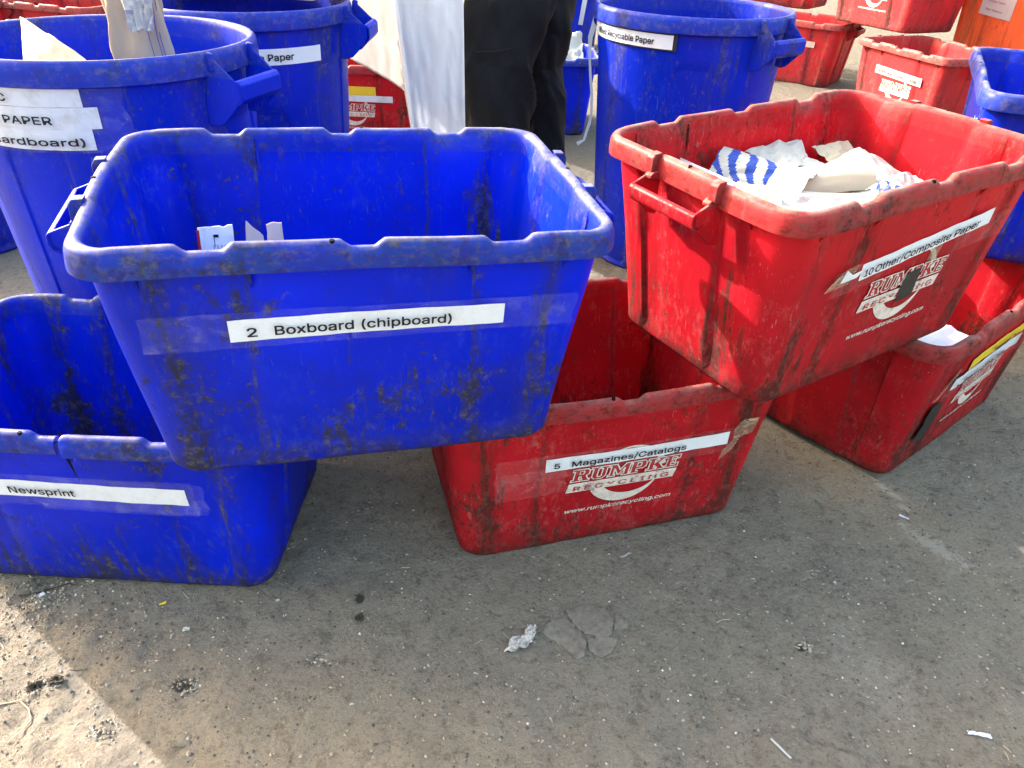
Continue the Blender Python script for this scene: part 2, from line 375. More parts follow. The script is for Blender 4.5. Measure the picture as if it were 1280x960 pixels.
M_st = [plain("pale_grit", (.50, .47, .42), .85, .2, .2), plain("brown_grit", (.27, .235, .19), .9, .2, .2), plain("dark_grit", (.08, .075, .07), .9, .2, .3)]
tag(mb.build("gravel", M_st, smooth=False), "loose grit and tiny pale stones scattered over the trodden dirt", "gravel", kind='stuff')
# straws and fibres pressed in the dirt
mb = MB()
for _ in range(420):
    if rnd.random() < .35: x, y = rnd.gauss(-.90, .12), rnd.gauss(.93, .07)
    else: x, y = rnd.uniform(-1.1, 1.3), rnd.uniform(.55, 1.7)
    a = rnd.uniform(0, 6.28); L = rnd.uniform(.004, .022); b = rnd.uniform(-.7, .7)
    pts = [(x + math.cos(a) * L * t + math.cos(a + 1.57) * b * L * t * t, y + math.sin(a) * L * t + math.sin(a + 1.57) * b * L * t * t) for t in (0, .33, .66, 1)]
    zs = hz([q[0] for q in pts], [q[1] for q in pts])
    mb.tube([(q[0], q[1], zq + .0007) for q, zq in zip(pts, zs)], rnd.uniform(.0003, .0007), 3, rnd.choice((0, 0, 1)))
tag(mb.build("straw_litter", [plain("dry_straw", (.34, .29, .22), .8, .2, .2), plain("dark_fibre", (.09, .075, .06), .9, .2)], smooth=False),
    "short dry straws and fibres lying in the dirt", "litter", kind='stuff')

# ---------------------------------------------------------------- crate (curbside recycling bin)
LT, WT, LB, WB = .660, .460, .557, .368
LONG = [(0, 0), (.010, .010), (.0135, .0138), (.0175, .018), (.0215, .022), (.0255, .026), (.0295, .030), (.034, .036), (.052, .055), (.08, .088), (.11, .122), (.134, .149), (.139, .155), (.143, .161), (.147, .165), (.151, .168), (.155, .171), (.159, .174), (.163, .177), (.178, .184), (.192, .191), (.196, .193), (.200, .195), (.204, .197), (.208, .199), (.213, .202), (.228, .208), (.246, .217), (.251, .222), (.264, .229), (.275, .2335)]
SHORT = [(0, 0), (.03, .028), (.055, .052), (.064, .061), (.070, .067), (.085, .079), (.10, .09), (.128, .108), (.133, .112), (.15, .124), (.175, .139)]
def sgn_list(L): return [(-a, -b) for a, b in L[:0:-1]] + L
LONGS, SHORTS = sgn_list(LONG), sgn_list(SHORT)
def lerp(a, b, t): return a + (b - a) * t
def sst(a, b, x):
    t = min(1, max(0, (x - a) / (b - a))); return t * t * (3 - 2 * t)
def lst(a, b, x): return .75 * min(1, max(0, (x - a) / (b - a))) + .25 * sst(a, b, x)
def notch(x):
    x = abs(x); return max(1 - lst(.0135, .0265, x), lst(.146, .158, x) * (1 - lst(.197, .209, x)))
def wall_ab(z):
    t = z / .334; return lerp(LB / 2, .3115, t), lerp(WB / 2, .2115, t)
class Deform:
    def __init__(s, seed, amp=.0022, sag=0.):
        r_ = random.Random(seed); s.k = [(r_.uniform(5, 16), r_.uniform(5, 16), r_.uniform(6, 14), r_.uniform(0, 6.28), r_.uniform(.4, 1)) for _ in range(5)]; s.amp = amp; s.sag = sag
    def __call__(s, x, y, z):
        return s.amp * sum(a * math.sin(kx * x + ky * y + kz * z + ph) for kx, ky, kz, ph, a in s.k) * (.25 + .75 * min(1, z / .3))
def bow_long(x, z): return .0045 * max(0, 1 - (x / .275) ** 2) * z / CR_H
def bow_short(y, z): return .006 * max(0, 1 - (y / .175) ** 2) * z / CR_H
def rib_long(x, z):
    t = min(1, z / .334); r1 = lerp(.152, .1365, t); r2 = lerp(.219, .2485, t)
    return -.0052 * (sst(r1 - .002, r1 + .002, abs(x)) - sst(r2 - .002, r2 + .002, abs(x)))
def rib_short(y, z):
    t = min(1, z / .334); r1 = lerp(.064, .067, t); r2 = lerp(.110, .1305, t)
    return -.0055 * (sst(r1 - .003, r1 + .003, abs(y)) - sst(r2 - .002, r2 + .002, abs(y)))
# level: (kind, value, z, radius) kind 'w' = wall inset from wall line, 'r' = absolute half length
LEV = [('w', .035, .004, .02), ('w', .012, .0005, .036), ('w', .004, .003, .043), ('w', .0, .011, .045), ('w', 0, .03, .045), ('w', 0, .07, .045), ('w', 0, .12, .044), ('w', 0, .17, .043), ('w', 0, .22, .043), ('w', 0, .27, .042), ('w', 0, .31, .042), ('w', 0, .335, .042), ('w', 0, .356, .042),
       ('r', .3262, .3565, .052), ('r', .3265, .335, .052), ('r', .3280, .3325, .054), ('r', .3300, .3335, .055), ('r', .3303, .338, .055), ('r', .3292, .356, .055), ('r', .3270, .3635, .053), ('r', .3225, .3685, .049), ('r', .3165, .369, .043), ('r', .3118, .3665, .039), ('r', .3088, .360, .037),
       ('w', .0033, .345, .038), ('w', .0033, .31, .038), ('w', .0033, .26, .039), ('w', .0033, .20, .040), ('w', .0033, .14, .041), ('w', .0033, .08, .042), ('w', .0033, .03, .042), ('w', .006, .010, .04), ('w', .035, .008, .02)]
def crate_mesh(seed, crack=False, amp=.0022, sagf=0.):
    D = Deform(seed, amp); V = []; keys = []
    nl = len(LEV)
    base = []
    for sx, sy, ang0 in ((1, -1, -90), ): pass
    seq = []
    for t, b in LONGS: seq.append(('F', t, b))
    for k in range(1, 8): seq.append(('C', 0, k / 8))
    for t, b in SHORTS: seq.append(('R', t, b))
    for k in range(1, 8): seq.append(('C', 1, k / 8))
    for t, b in LONGS: seq.append(('B', t, b))
    for k in range(1, 8): seq.append(('C', 2, k / 8))
    for t, b in SHORTS: seq.append(('L', t, b))
    for k in range(1, 8): seq.append(('C', 3, k / 8))
    for li, (kd, v, z, r_) in enumerate(LEV):
        if kd == 'w': a, b = wall_ab(z); a -= v; b -= v
        else: a = v; b = v - .100
        tz = min(1, z / .334)
        for s_, t, bt in seq:
            nt_ = 0; zz_ = z
            if s_ in 'FBRL':
                q = lerp(bt, t, tz)
                full = (a - r_) if s_ in 'FB' else (b - r_)
                mx_ = lerp(.2335, .275, tz) if s_ in 'FB' else lerp(.139, .175, tz)
                q = q * full / mx_ if abs(t) > (.26 if s_ in 'FB' else .14) else q
                if s_ in 'FB':
                    d = bow_long(q, z) + (rib_long(q, z) if (z > .012 and (kd == 'w')) else 0)
                    n = (0, -1) if s_ == 'F' else (0, 1)
                    x = q if s_ == 'F' else -q; y = n[1] * b
                    nt_ = notch(t)
                    if z >= .36: zz_ = z - .0098 * nt_
                    elif z >= .3555: zz_ = z - .0085 * nt_
                    elif z > .34: zz_ = z - .004 * nt_
                    if s_ == 'F' and sagf and z > .3: zz_ -= sagf * max(0, math.cos(x * 5.0 - .6)) 
                else:
                    d = bow_short(q, z) + (rib_short(q, z) if (z > .012 and (kd == 'w')) else 0)
                    n = (1, 0) if s_ == 'R' else (-1, 0)
                    y = q if s_ == 'R' else -q; x = n[0] * a
                    if z >= .3555: zz_ = z + .0035 * (1 - sst(.060, .070, abs(t))) - .001
            else:
                ci = t; th = R(-90 + 90 * ci + 90 * bt)
                cx = (a - r_) * (1 if ci in (0, 1) else -1); cy = (b - r_) * (1 if ci in (1, 2) else -1)
                n = (math.cos(th), math.sin(th)); x = cx + r_ * n[0]; y = cy + r_ * n[1]; d = 0
                if z >= .3555: zz_ = z - .001
            d += D(x, y, z)
            if crack and s_ == 'F' and z > .30 and x > .0165: x += .006 * math.exp(-(x - .0165) / .05)
            if crack and s_ == 'F' and z > .22:
                if x > .018: d += .006 * math.exp(-(x - .018) / .10) * min(1, (z - .22) / .1)
                elif x > -.2: d -= .003 * math.exp((x - .018) / .06) * min(1, (z - .22) / .1)
            V.append((x + n[0] * d, y + n[1] * d, zz_ + .0006 * math.sin(31 * x + 17 * y + seed)))
    m = len(seq); F = []
    for li in range(nl - 1):
        for k in range(m):
            k2 = (k + 1) % m
            if crack and seq[k][0] == 'F' and abs(seq[k][1] - .0155) < .003 and LEV[li][2] > .30 and LEV[li + 1][2] > .30: continue
            F.append((li * m + k, li * m + k2, (li + 1) * m + k2, (li + 1) * m + k))
    F.append(tuple(range(m))[::-1]); F.append(tuple(range((nl - 1) * m, nl * m)))
    if crack:   # torn V below the gap, as a dark sliver opening
        pass
    return V, F, D
def handle_mb(sx):
    mb = MB(); A = .3285
    f = lambda y, t0, t1: None
    for sy in (-1, 1):
        P0 = [(-.004, .3735), (.0095, .3725), (.0125, .366), (.0125, .343), (.0175, .339), (.0455, .3285), (.0490, .316), (.0450, .304), (.026, .292), (.010, .274), (-.012, .266), (-.012, .33)]
        mb.prism(P0, lambda p_, q_, t: (sx * (A + p_), sy * t, q_), .0722, .0774)
        # raised lug over the rim
        P1 = [(-.006, .3735), (.0085, .3730), (.0135, .366), (.0140, .343), (.001, .338), (-.001, .36)]
        mb.prism(P1, lambda p_, q_, t: (sx * (A + p_), sy * t, q_), .0655, .0825)
        P2 = [(.001, .345), (.0125, .345), (.019, .340), (.019, .335), (.002, .332)]
        mb.prism(P2, lambda p_, q_, t: (sx * (A + p_), sy * t, q_), .061, .0765)
    # grip bar: a channel with a rolled outer lip and an inner shelf
    Pb = [(.0395, .3290), (.0455, .3285), (.0488, .3250), (.0494, .3130), (.0455, .3050), (.0370, .3020), (.0240, .3070), (.0245, .3115), (.0360, .3085), (.0405, .3125), (.0410, .3245)]
    mb.prism(Pb, lambda p_, q_, t: (sx * (A + p_), t, q_), -.0774, .0774)
    Ps = [(.0275, .3060), (.0375, .3040), (.0380, .3115), (.0350, .3130), (.0275, .3150)]
    mb.prism(Ps, lambda p_, q_, t: (sx * (A + p_), t, q_), -.052, .052)
    return mb
def make_crate(name, loc, rot, mat, seed, label, group, cat="bin", crack=False, handles=(1, -1), amp=.0022, sagf=0., sz=1.):
    root = empty(name, loc, rot); tag(root, label, cat, group)
    V, F, D = crate_mesh(seed, crack, amp, sagf)
    if sz != 1.: root.scale = (1, 1, sz)
    body = link_mesh("body", V, F, mat, root, sharp=50)
    mb = MB()
    for sy in (-1, 1):     # stiffening gussets under the rim
        for x in (-.256, -.132, .132, .256):
            mb.prism([(.2118, .356), (.2255, .356), (.2255, .335), (.2078, .305)], lambda p_, q_, t: (t, sy * p_, q_), x - .0018, x + .0018)
    for sx in (-1, 1):
        for y in (-.132, .132):
            mb.prism([(.3118, .356), (.3255, .356), (.3255, .335), (.3072, .305)], lambda p_, q_, t: (sx * p_, t, q_), y - .0018, y + .0018)
    tag(mb.build("rim_gusset", mat, root, sharp=30), kind="stuff")
    for sx in handles:
        o = handle_mb(sx).build("handle", mat, root, sharp=30)
        bv = o.modifiers.new("b", 'BEVEL'); bv.width = .0014; bv.segments = 2; bv.limit_method = 'ANGLE'
    for hx, hy, hzz in ((-.035, -.2215, .3692), (.035, .2215, .3692), (.3215, .0, .3722), (-.3215, 0, .3722)):
        n_ = Vector((hx, hy, 0)); d_ = D(hx, hy, .369)
        if abs(hy) > .1: hy += math.copysign(d_ + bow_long(hx, .369), hy)
        else: hx += math.copysign(d_ + bow_short(hy, .369), hx)
        vs = [(hx + .0032 * math.cos(a), hy + .0032 * math.sin(a), hzz + dz) for dz in (-.004, .0004) for a in [k * math.pi / 4 for k in range(8)]]
        link_mesh("rim_hole", vs, [tuple(range(8, 16))] + [(i, (i + 1) % 8, 8 + (i + 1) % 8, 8 + i) for i in range(8)], M_hole, root, smooth=False)
    root['D'] = 0
    del root['D']
    return root, D
def front(D, x, z, off):
    a, b = wall_ab(z); y = -(b + bow_long(x, z) + D(x, -b, z) + off); return Vector((x, y, z))

try:
    FONT = bpy.data.fonts.load(bpy.utils.system_resource('DATAFILES') + "/fonts/Inter.woff2")
except Exception:
    FONT = None
# ---- lettering: text outlines turned into flat meshes and laid on a surface
def text_polys(s, size, shear=0., extra=0., cw=1.):
    cu = bpy.data.curves.new("t", 'FONT'); cu.body = s
    if FONT: cu.font = FONT
    cu.size = size; cu.shear = shear; cu.offset = extra; cu.space_character = cw; cu.resolution_u = 3
    ob = bpy.data.objects.new("t", cu); COL.objects.link(ob)
    dg = bpy.context.evaluated_depsgraph_get(); me = bpy.data.meshes.new_from_object(ob.evaluated_get(dg))
    vs = [(v.co.x, v.co.y) for v in me.vertices]; fs = [tuple(p_.vertices) for p_ in me.polygons]
    bpy.data.objects.remove(ob); bpy.data.meshes.remove(me)
    return vs, fs
def lay_text(s, f, mat, parent, height, width=None, shear=0., extra=0., cw=1., name="lettering", bold=0.):
    """f(u,v)->3D; text scaled so cap height = height and total width = width"""
    vs, fs = text_polys(s, 1., shear, extra, cw)
    x0 = min(v[0] for v in vs); x1 = max(v[0] for v in vs); sy = height / .72
    sx = width / (x1 - x0) if width else sy
    P_ = [f((v[0] - x0) * sx, v[1] * sy) for v in vs]
    if bold:
        k = len(P_); nf = list(fs)
        for q, (du, dv) in enumerate(((bold, 0), (0, bold), (bold, bold))):
            e_ = f(0, 0); nn_ = (f(.01, 0) - e_).cross(f(0, .01) - e_).normalized() * (.00004 * (q + 1))
            P_ = P_ + [f((v[0] - x0) * sx + du, v[1] * sy + dv) + nn_ for v in vs]
            nf += [tuple(i + k * (q + 1) for i in t) for t in fs]
        fs = nf
    return link_mesh(name, P_, fs, mat, parent, smooth=False)
def strip(name, f, L, hgt, mat, parent, n=28, m=4, seed=0, wav=.0006, thick=.0004, edge=0., e0=0., e1=0.):
    """thin paper or tape strip following f(u,v,off); rough ends"""
    r_ = random.Random(seed); V = []; F = []
    ed = [r_.uniform(-1, 1) for _ in range(2 * (m + 1))]
    for side in (0, 1):
        for i in range(n + 1):
            for j in range(m + 1):
                u = L * i / n; v = hgt * j / m
                if i == 0: u += ed[j] * edge
                if i == n: u += ed[m + 1 + j] * edge
                if j == m: v += e1 * math.sin(i * 1.3 + seed) * .5
                wv_ = wav * (math.sin(u * 60 + v * 35 + seed) + .6 * math.sin(u * 143 - v * 70 + seed * 2))
                V.append(f(u, v, wv_ + (thick if side == 0 else 0) + wav * 1.6))
    k = (n + 1) * (m + 1)
    for i in range(n):
        for j in range(m):
            a = i * (m + 1) + j
            F.append((a, a + m + 1, a + m + 2, a + 1)); F.append((k + a, k + a + 1, k + a + m + 2, k + a + m + 1))
    bd = [i * (m + 1) for i in range(n + 1)] + [n * (m + 1) + j for j in range(1, m + 1)] + [i * (m + 1) + m for i in range(n - 1, -1, -1)] + [j for j in range(m - 1, 0, -1)]
    for a, b in zip(bd, bd[1:] + bd[:1]): F.append((a, a + k, b + k, b))
    return link_mesh(name, V, F, mat, parent, sharp=50)
def front_frame(D, x0, z0, ang=0., curve=0., off=.0008):
    ca, sa = math.cos(ang), math.sin(ang)
    def f(u, v, o=0.):
        zc = curve * (u * u)
        return front(D, x0 + u * ca - v * sa, z0 + u * sa + v * ca + zc, off + o)
    return f

# heavy slab-serif capitals, drawn as boxes and wedges on a 1 x 1 cell
GLY = {
 'R': [[(0, 0), (.52, 0), (.52, .16), (.42, .16), (.42, .40), (.50, .40), (.66, 0), (1.02, 0), (1.02, .16), (.92, .16), (.80, .44), (.94, .55), (.94, .86), (.80, 1), (0, 1), (0, .84), (.12, .84), (.12, .16), (0, .16)], [(.42, .58), (.60, .58), (.64, .64), (.64, .78), (.60, .84), (.42, .84)]],
 'U': [[(0, 1), (0, .84), (.11, .84), (.11, .18), (.28, 0), (.74, 0), (.90, .18), (.90, .84), (1, .84), (1, 1), (.56, 1), (.56, .84), (.64, .84), (.64, .24), (.58, .18), (.46, .18), (.40, .24), (.40, .84), (.48, .84), (.48, 1)]],
 'M': [[(0, 0), (.36, 0), (.36, .16), (.28, .16), (.28, .62), (.50, .10), (.56, .10), (.78, .62), (.78, .16), (.70, .16), (.70, 0), (1.1, 0), (1.1, .16), (1.02, .16), (1.02, .84), (1.1, .84), (1.1, 1), (.78, 1), (.56, .50), (.34, 1), (0, 1), (0, .84), (.08, .84), (.08, .16), (0, .16)]],
 'P': [[(0, 0), (.54, 0), (.54, .16), (.42, .16), (.42, .34), (.80, .34), (.96, .48), (.96, .86), (.80, 1), (0, 1), (0, .84), (.12, .84), (.12, .16), (0, .16)], [(.42, .52), (.60, .52), (.65, .58), (.65, .78), (.60, .84), (.42, .84)]],
 'K': [[(0, 0), (.50, 0), (.50, .16), (.41, .16), (.41, .38), (.60, .16), (.56, .16), (.56, 0), (1.04, 0), (1.04, .16), (.94, .16), (.68, .56), (.88, .84), (1, .84), (1, 1), (.56, 1), (.56, .84), (.62, .84), (.41, .58), (.41, .84), (.50, .84), (.50, 1), (0, 1), (0, .84), (.12, .84), (.12, .16), (0, .16)]],
 'E': [[(0, 0), (.94, 0), (.94, .32), (.78, .32), (.72, .17), (.42, .17), (.42, .42), (.56, .42), (.56, .34), (.70, .34), (.70, .68), (.56, .68), (.56, .58), (.42, .58), (.42, .83), (.72, .83), (.78, .68), (.94, .68), (.94, 1), (0, 1), (0, .84), (.12, .84), (.12, .16), (0, .16)]],
}
def tess(polys):
    """2D polygon with optional hole -> verts, triangles"""
    from mathutils.geometry import tessellate_polygon
    pl = [[Vector((x, y, 0)) for x, y in p_] for p_ in polys]
    return [v for p_ in pl for v in p_], [tuple(t) for t in tessellate_polygon(pl)]
def offset_poly(p_, d):
    n = len(p_); out = []
    area = sum(p_[i][0] * p_[(i + 1) % n][1] - p_[(i + 1) % n][0] * p_[i][1] for i in range(n))
    sg = 1 if area > 0 else -1
    for i in range(n):
        a, b, c_ = Vector(p_[i - 1]), Vector(p_[i]), Vector(p_[(i + 1) % n])
        e1 = (b - a).normalized(); e2 = (c_ - b).normalized(); n1 = Vector((e1.y, -e1.x)) * sg; n2 = Vector((e2.y, -e2.x)) * sg
        k = (n1 + n2); k = k / max(.5, k.length_squared / 2 * 1.) if k.length > 1e-6 else n1
        out.append((b.x + k.x * d, b.y + k.y * d))
    return out
def printed_logo(root, D, mat, upto=True):
    holder = MB(); red = MB()
    def ad(mb_, polys, off, T=lambda x, z: (x, z)):
        vs, fs = tess(polys); mb_.add([front(D, *T(v.x, v.y), off) for v in vs], fs)
    # thin upper ring and fat lower crescent
    cx, cz = .026, .172
    outer = [(cx + .070 * math.cos(R(a)), cz + .070 * math.sin(R(a))) for a in range(10, 120, 6)]
    inner = [(cx - .003 + .061 * math.cos(R(a)), cz - .003 + .069 * math.sin(R(a))) for a in range(118, 9, -6)]
    if upto: ad(holder, [outer + inner], .0011)
    wid = [(cx + .060 + .026 * math.cos(R(a)) , cz + .052 + .024 * math.sin(R(a))) for a in range(-60, 80, 20)]
    lo = [(cx - .010 + .070 * math.cos(R(a)), cz + .0 + .0705 * math.sin(R(a))) for a in range(196, 352, 6)]
    li_ = [(cx + .002 + .060 * math.cos(R(a)), cz + .004 + .0550 * math.sin(R(a))) for a in range(352, 194, -6)]
    ad(holder, [lo + li_], .0011)
    # bar with slanted ends
    ad(holder, [[(-.094, .1435), (.1155, .1435), (.1200, .1655), (-.0895, .1655)]], .0018)
    x = -.0875; wds = {'R': .0350, 'U': .0340, 'M': .0400, 'P': .0340, 'K': .0360, 'E': .0300}
    for ch in 'RUMPKE':
        wd = wds[ch]; T = lambda px, pz, x=x, wd=wd: (x + px * wd * .97 + (pz) * .004, .1710 + pz * .0300)
        G = GLY[ch]
        vs, fs = tess(G); red.add([front(D, *T(v.x, v.y), .0016) for v in vs], fs)
        sw = .036
        for pl in G:
            for i in range(len(pl)):
                p0, p1 = Vector(pl[i]), Vector(pl[(i + 1) % len(pl)]); d = (p1 - p0).normalized(); nn = Vector((-d.y, d.x))
                q4 = [p0 - d * sw + nn * sw, p1 + d * sw + nn * sw, p1 + d * sw - nn * sw, p0 - d * sw - nn * sw]
                holder.add([front(D, *T(q.x, q.y), .0024 + .00002 * i) for q in q4], [(0, 1, 2, 3)])
        x += wd
    lg = holder.build("printed_logo", M_print, root, smooth=False)
    red.build("logo_letters", M_redink, lg, smooth=False)
    lay_text("RECYCLING", lambda u, v: front(D, -.081 + u + v * .15, .1472 + v, .0030), M_redink, lg, .0150, .186, 0, .006, 1.3, "logo_word")
    lay_text("www.rumpkerecycling.com", lambda u, v: front(D, -.091 + u, .088 + v, .0013), M_print, lg, .0135, .212, .25, .016, 1.0, "web_address")
    return lg
def side_patch(root, D, pts, mat, name, off=.0016, parent=None):
    vs, fs = tess([pts]); V = [front(D, v.x, v.y, off) for v in vs]
    return link_mesh(name, V, fs, mat, parent or root, smooth=False)
def label_strip(root, D, x0, z0, L, h, ang, txts, mat=M_paper, seed=1, curve=0., off=.0014, tape=None, name="paper_label"):
    f = front_frame(D, x0, z0, ang, curve, off)
    lb = strip(name, f, L, h, mat, root, 36, 4, seed, .0005, .0003)
    for (s, u0, v0, hh_, ww) in txts:
        lay_text(s, lambda u, v: f(u0 + u, v0 + v, .0052), M_ink, lb, hh_, ww, 0, 0., bold=.0008)
    if tape:
        for (tx0, tz0, tL, tH, ta) in tape:
            strip("clear_tape", front_frame(D, tx0, tz0, ta, 0, off + .0026), tL, tH, M_tape, root, 40, 4, seed + 3, .0006, .0001, edge=.004)
    return lb

BG = "blue recycling crates around the sorting area"; RG = "red recycling crates around the sorting area"
# --- crate A: the big blue one on top
rA, DA = make_crate("recycling_crate", (-.256, 1.071, .358), (R(15.34), R(1.95), R(1.4)), M_blue, 11, "dirty blue plastic crate labelled 2 Boxboard (chipboard), stacked across a blue and a red crate", BG)
label_strip(rA, DA, -.1660, .2302, .3480, .0315, .003, [("2", .021, .0080, .0180, .0115), ("Boxboard (chipboard)", .054, .0080, .0185, .222)], seed=2,
            tape=[(-.268, .222, .245, .052, .0), (-.02, .222, .300, .050, .01)])
# --- crate E: newsprint, ground left, cracked rim
rE, DE = make_crate("recycling_crate", (-.698, 1.124, -.003), (R(-.97), 0, 0), M_blue, 23, "blue plastic crate on the ground labelled Newsprint, its front rim cracked", BG, crack=True)
label_strip(rE, DE, -.160, .2215, .345, .036, -.004, [("1", .014, .010, .0190, .007), ("Newsprint", .055, .010, .0200, .108)], seed=5,
            tape=[(-.255, .205, .47, .070, -.01), (-.06, .196, .26, .078, .004)])
side_patch(rE, DE, [(.0125, .334), (.0240, .334), (.0205, .300), (.0205, .262), (.0165, .300)], M_hole, 'split', .0035)
# --- crate C: magazines
rC, DC = make_crate("recycling_crate", (.146, 1.292, -.008), (R(16.52), R(-.3), R(-.6)), M_red, 37, "scuffed red crate on the ground labelled 5 Magazines/Catalogs, under two upper crates", RG, amp=.003, sagf=.004)
printed_logo(rC, DC, M_print)
label_strip(rC, DC, -.1360, .2065, .3500, .0300, .0, [("5", .014, .0085, .0170, .010), ("Magazines/Catalogs", .046, .0080, .0180, .216)], seed=7,
            tape=[(-.225, .190, .45, .058, .0), (-.225, .150, .13, .065, .02)])
for pts in ([(.225, .215), (.262, .226), (.268, .262), (.235, .262), (.222, .240)], [(.205, .165), (.228, .188), (.240, .222), (.226, .218), (.208, .188)]):
    side_patch(rC, DC, pts, M_tapeold, "torn_tape", .0022)
rC.scale = (1.04, 1.01, 1.0); rA.scale = (1.015, 1.01, 1.0)
# --- crate B: other/composite paper
rB, DB = make_crate("recycling_crate", (.546, 1.360, .365), (R(31.88), R(1.1), R(-2.2)), M_red, 41, "scuffed red crate labelled 10 Other/Composite Paper", RG)
printed_logo(rB, DB, M_print)
label_strip(rB, DB, -.1250, .2150, .3280, .0300, .055, [("10", .003, .0075, .0180, .020), ("Other/Composite Paper", .029, .0075, .0185, .262)], seed=9, curve=.12,
            tape=[(-.19, .20, .12, .046, .04), (.12, .208, .15, .050, .06)])
side_patch(rB, DB, [(-.176, .224), (-.138, .2255), (-.122, .238), (-.150, .2335), (-.168, .246)], M_paper, "folded_label_end", .0045)
side_patch(rB, DB, [(.012, .136), (.052, .139), (.052, .190), (.046, .196), (.014, .1925), (.008, .16)], M_black, "black_tape_patch", .0040)
for pts in ([(-.205, .212), (-.150, .216), (-.135, .250), (-.165, .246), (-.190, .228)], [(.06, .205), (.085, .202), (.090, .236), (.075, .246), (.062, .240)]):
    side_patch(rB, DB, pts, M_tapeold, "torn_tape", .0020)
# --- crate D: office paper
rD, DD = make_crate("recycling_crate", (.926, 1.634, .0), (R(39.96), 0, 0), M_red, 53, "red crate on the ground at right with a yellow and a white label strip", RG)
printed_logo(rD, DD, M_print)
label_strip(rD, DD, -.1700, .2135, .3400, .0300, .01, [("4", .010, .009, .0120, .008), ("Shredded Office Paper", .040, .009, .0120, .215)], mat=M_paperd, seed=12, off=.0045, tape=[(-.2, .205, .40, .05, 0.)])
label_strip(rD, DD, -.1100, .2440, .3200, .0280, .02, [("Secondary Sort", .110, .009, .0110, .135)], mat=M_yellow, seed=13, off=.0022, name="yellow_label")
side_patch(rD, DD, [(-.215, .088), (-.170, .070), (-.150, .125), (-.155, .178), (-.205, .182), (-.210, .15), (-.202, .13)], M_black, "black_tape_patch", .0026)
side_patch(rD, DD, [(-.225, .20), (-.205, .198), (-.150, .26), (-.165, .268)], M_tapeold, "torn_tape", .0022)
# --- two unseen nested crates behind A, added to block a sun streak
for k_, (z_, lab_) in enumerate(((0., "added blue crate hidden behind the Boxboard crate to block sun, lower of two nested"), (.13, "added blue crate hidden behind the Boxboard crate to block sun, upper of two nested"))):
    make_crate("recycling_crate", (-.275, 1.81, z_), (R(9), 0, 0), M_blue, 91 + k_, lab_, BG, handles=(), amp=.0012)
# --- crate J: blue at right edge, stacked
rJ, DJ = make_crate("recycling_crate", (1.345, 1.955, .371), (R(-114), 0, 0), M_blue, 61, "blue plastic crate at the right edge, stacked behind the composite paper crate", BG)
rJ.scale = (1.12, 1., 1.03)
rN, DN = make_crate("recycling_crate", (1.80, 2.25, .0), (R(30), 0, 0), M_red, 67, "red plastic crate on the ground under the blue crate at the far right", RG)
fj = front_frame(DJ, .12, .215, .1, 0, .0016)
lj = strip("paper_label", fj, .150, .060, M_paper, rJ, 20, 6, 4, .0016, .0003, edge=.008, e1=.006)
lay_text("E3", lambda u, v: fj(.030 + u, .018 + v, .005), M_ink, lj, .026, .045, 0, .01)
# --- far crates
rG, DG = make_crate("recycling_crate", (2.08, 4.19, .125), (R(-71), 0, 0), M_redfar, 71, "faded red crate labelled 19 #3, 4 & 7 Cont. - Other", RG)
printed_logo(rG, DG, M_print)
label_strip(rG, DG, -.150, .222, .330, .040, -.03, [("19", .012, .010, .021, .028), ("#3, 4 & 7 Cont. - Other", .050, .010, .021, .255)], mat=M_pink, seed=3)
rF, DF = make_crate("recycling_crate", (1.74, 5.30, .115), (R(-36), 0, 0), M_redfar, 73, "faded red crate with pale label strip just right of the Mixed Recyclable Paper can", RG)
label_strip(rF, DF, -.170, .228, .345, .034, -.01, [("8", .012, .010, .0145, .010), ("Glass/Ceramic Bottles", .044, .010, .0145, .225)], mat=M_pink, seed=4)
rH, DH = make_crate("recycling_crate", (2.11, 4.85, .500), (R(-67), 0, 0), M_redfar, 79, "faded red crate stacked on the far crates, its white logo near the top edge", RG)
printed_logo(rH, DH, M_print)
rI, DI = make_crate("recycling_crate", (1.72, 5.82, .497), (R(-36), 0, 0), M_redfar, 83, "faded red crate stacked on the far left crate, mostly above the picture edge", RG)
rM, DM = make_crate("recycling_crate", (-.79, 3.76, .045), (R(-1), 0, 0), M_red, 89, "shaded red crate with a yellow label, behind the blue Paper can and the apron", RG)
printed_logo(rM, DM, M_print)
label_strip(rM, DM, -.170, .238, .300, .040, 0, [], mat=M_yellow, seed=6, name="yellow_label")
label_strip(rM, DM, -.03, .212, .235, .028, .0, [], mat=M_paperd, seed=8, off=.004)
rP, DP = make_crate("recycling_crate", (-2.62, 4.75, .11), (R(-16), 0, 0), M_redfar, 97, "sunlit faded red crate behind the round OCC can, nearer of two", RG)
rQ, DQ = make_crate("recycling_crate", (-3.22, 4.75, .11), (R(-12), 0, 0), M_redfar, 101, "sunlit faded red crate at the top left corner behind the round can", RG)
rK, DK = make_crate("recycling_crate", (.02, 4.04, .06), (R(4), 0, 0), M_blue, 103, "small looking blue crate of white paper behind the person's legs", BG)
rO, DO = make_crate("storage_bin", (2.74, 4.60, .115), (R(-50), 0, 0), M_orange, 107, "tall orange plastic bin with a white sticker at the top right corner", None, sz=2.1)
label_strip(rO, DO, -.19, .235, .17, .07, -.06, [], mat=M_pink, seed=8, name="sticker")
fo = front_frame(DO, -.19, .235, -.06, 0, .0014)
for k, s_ in enumerate(("Please", "Crush Cans", "No Glass")):
    lay_text(s_, lambda u, v: fo(.03 + u, .052 - .020 * k + v, .003), M_redink, rO.children[-1], .007, .09)

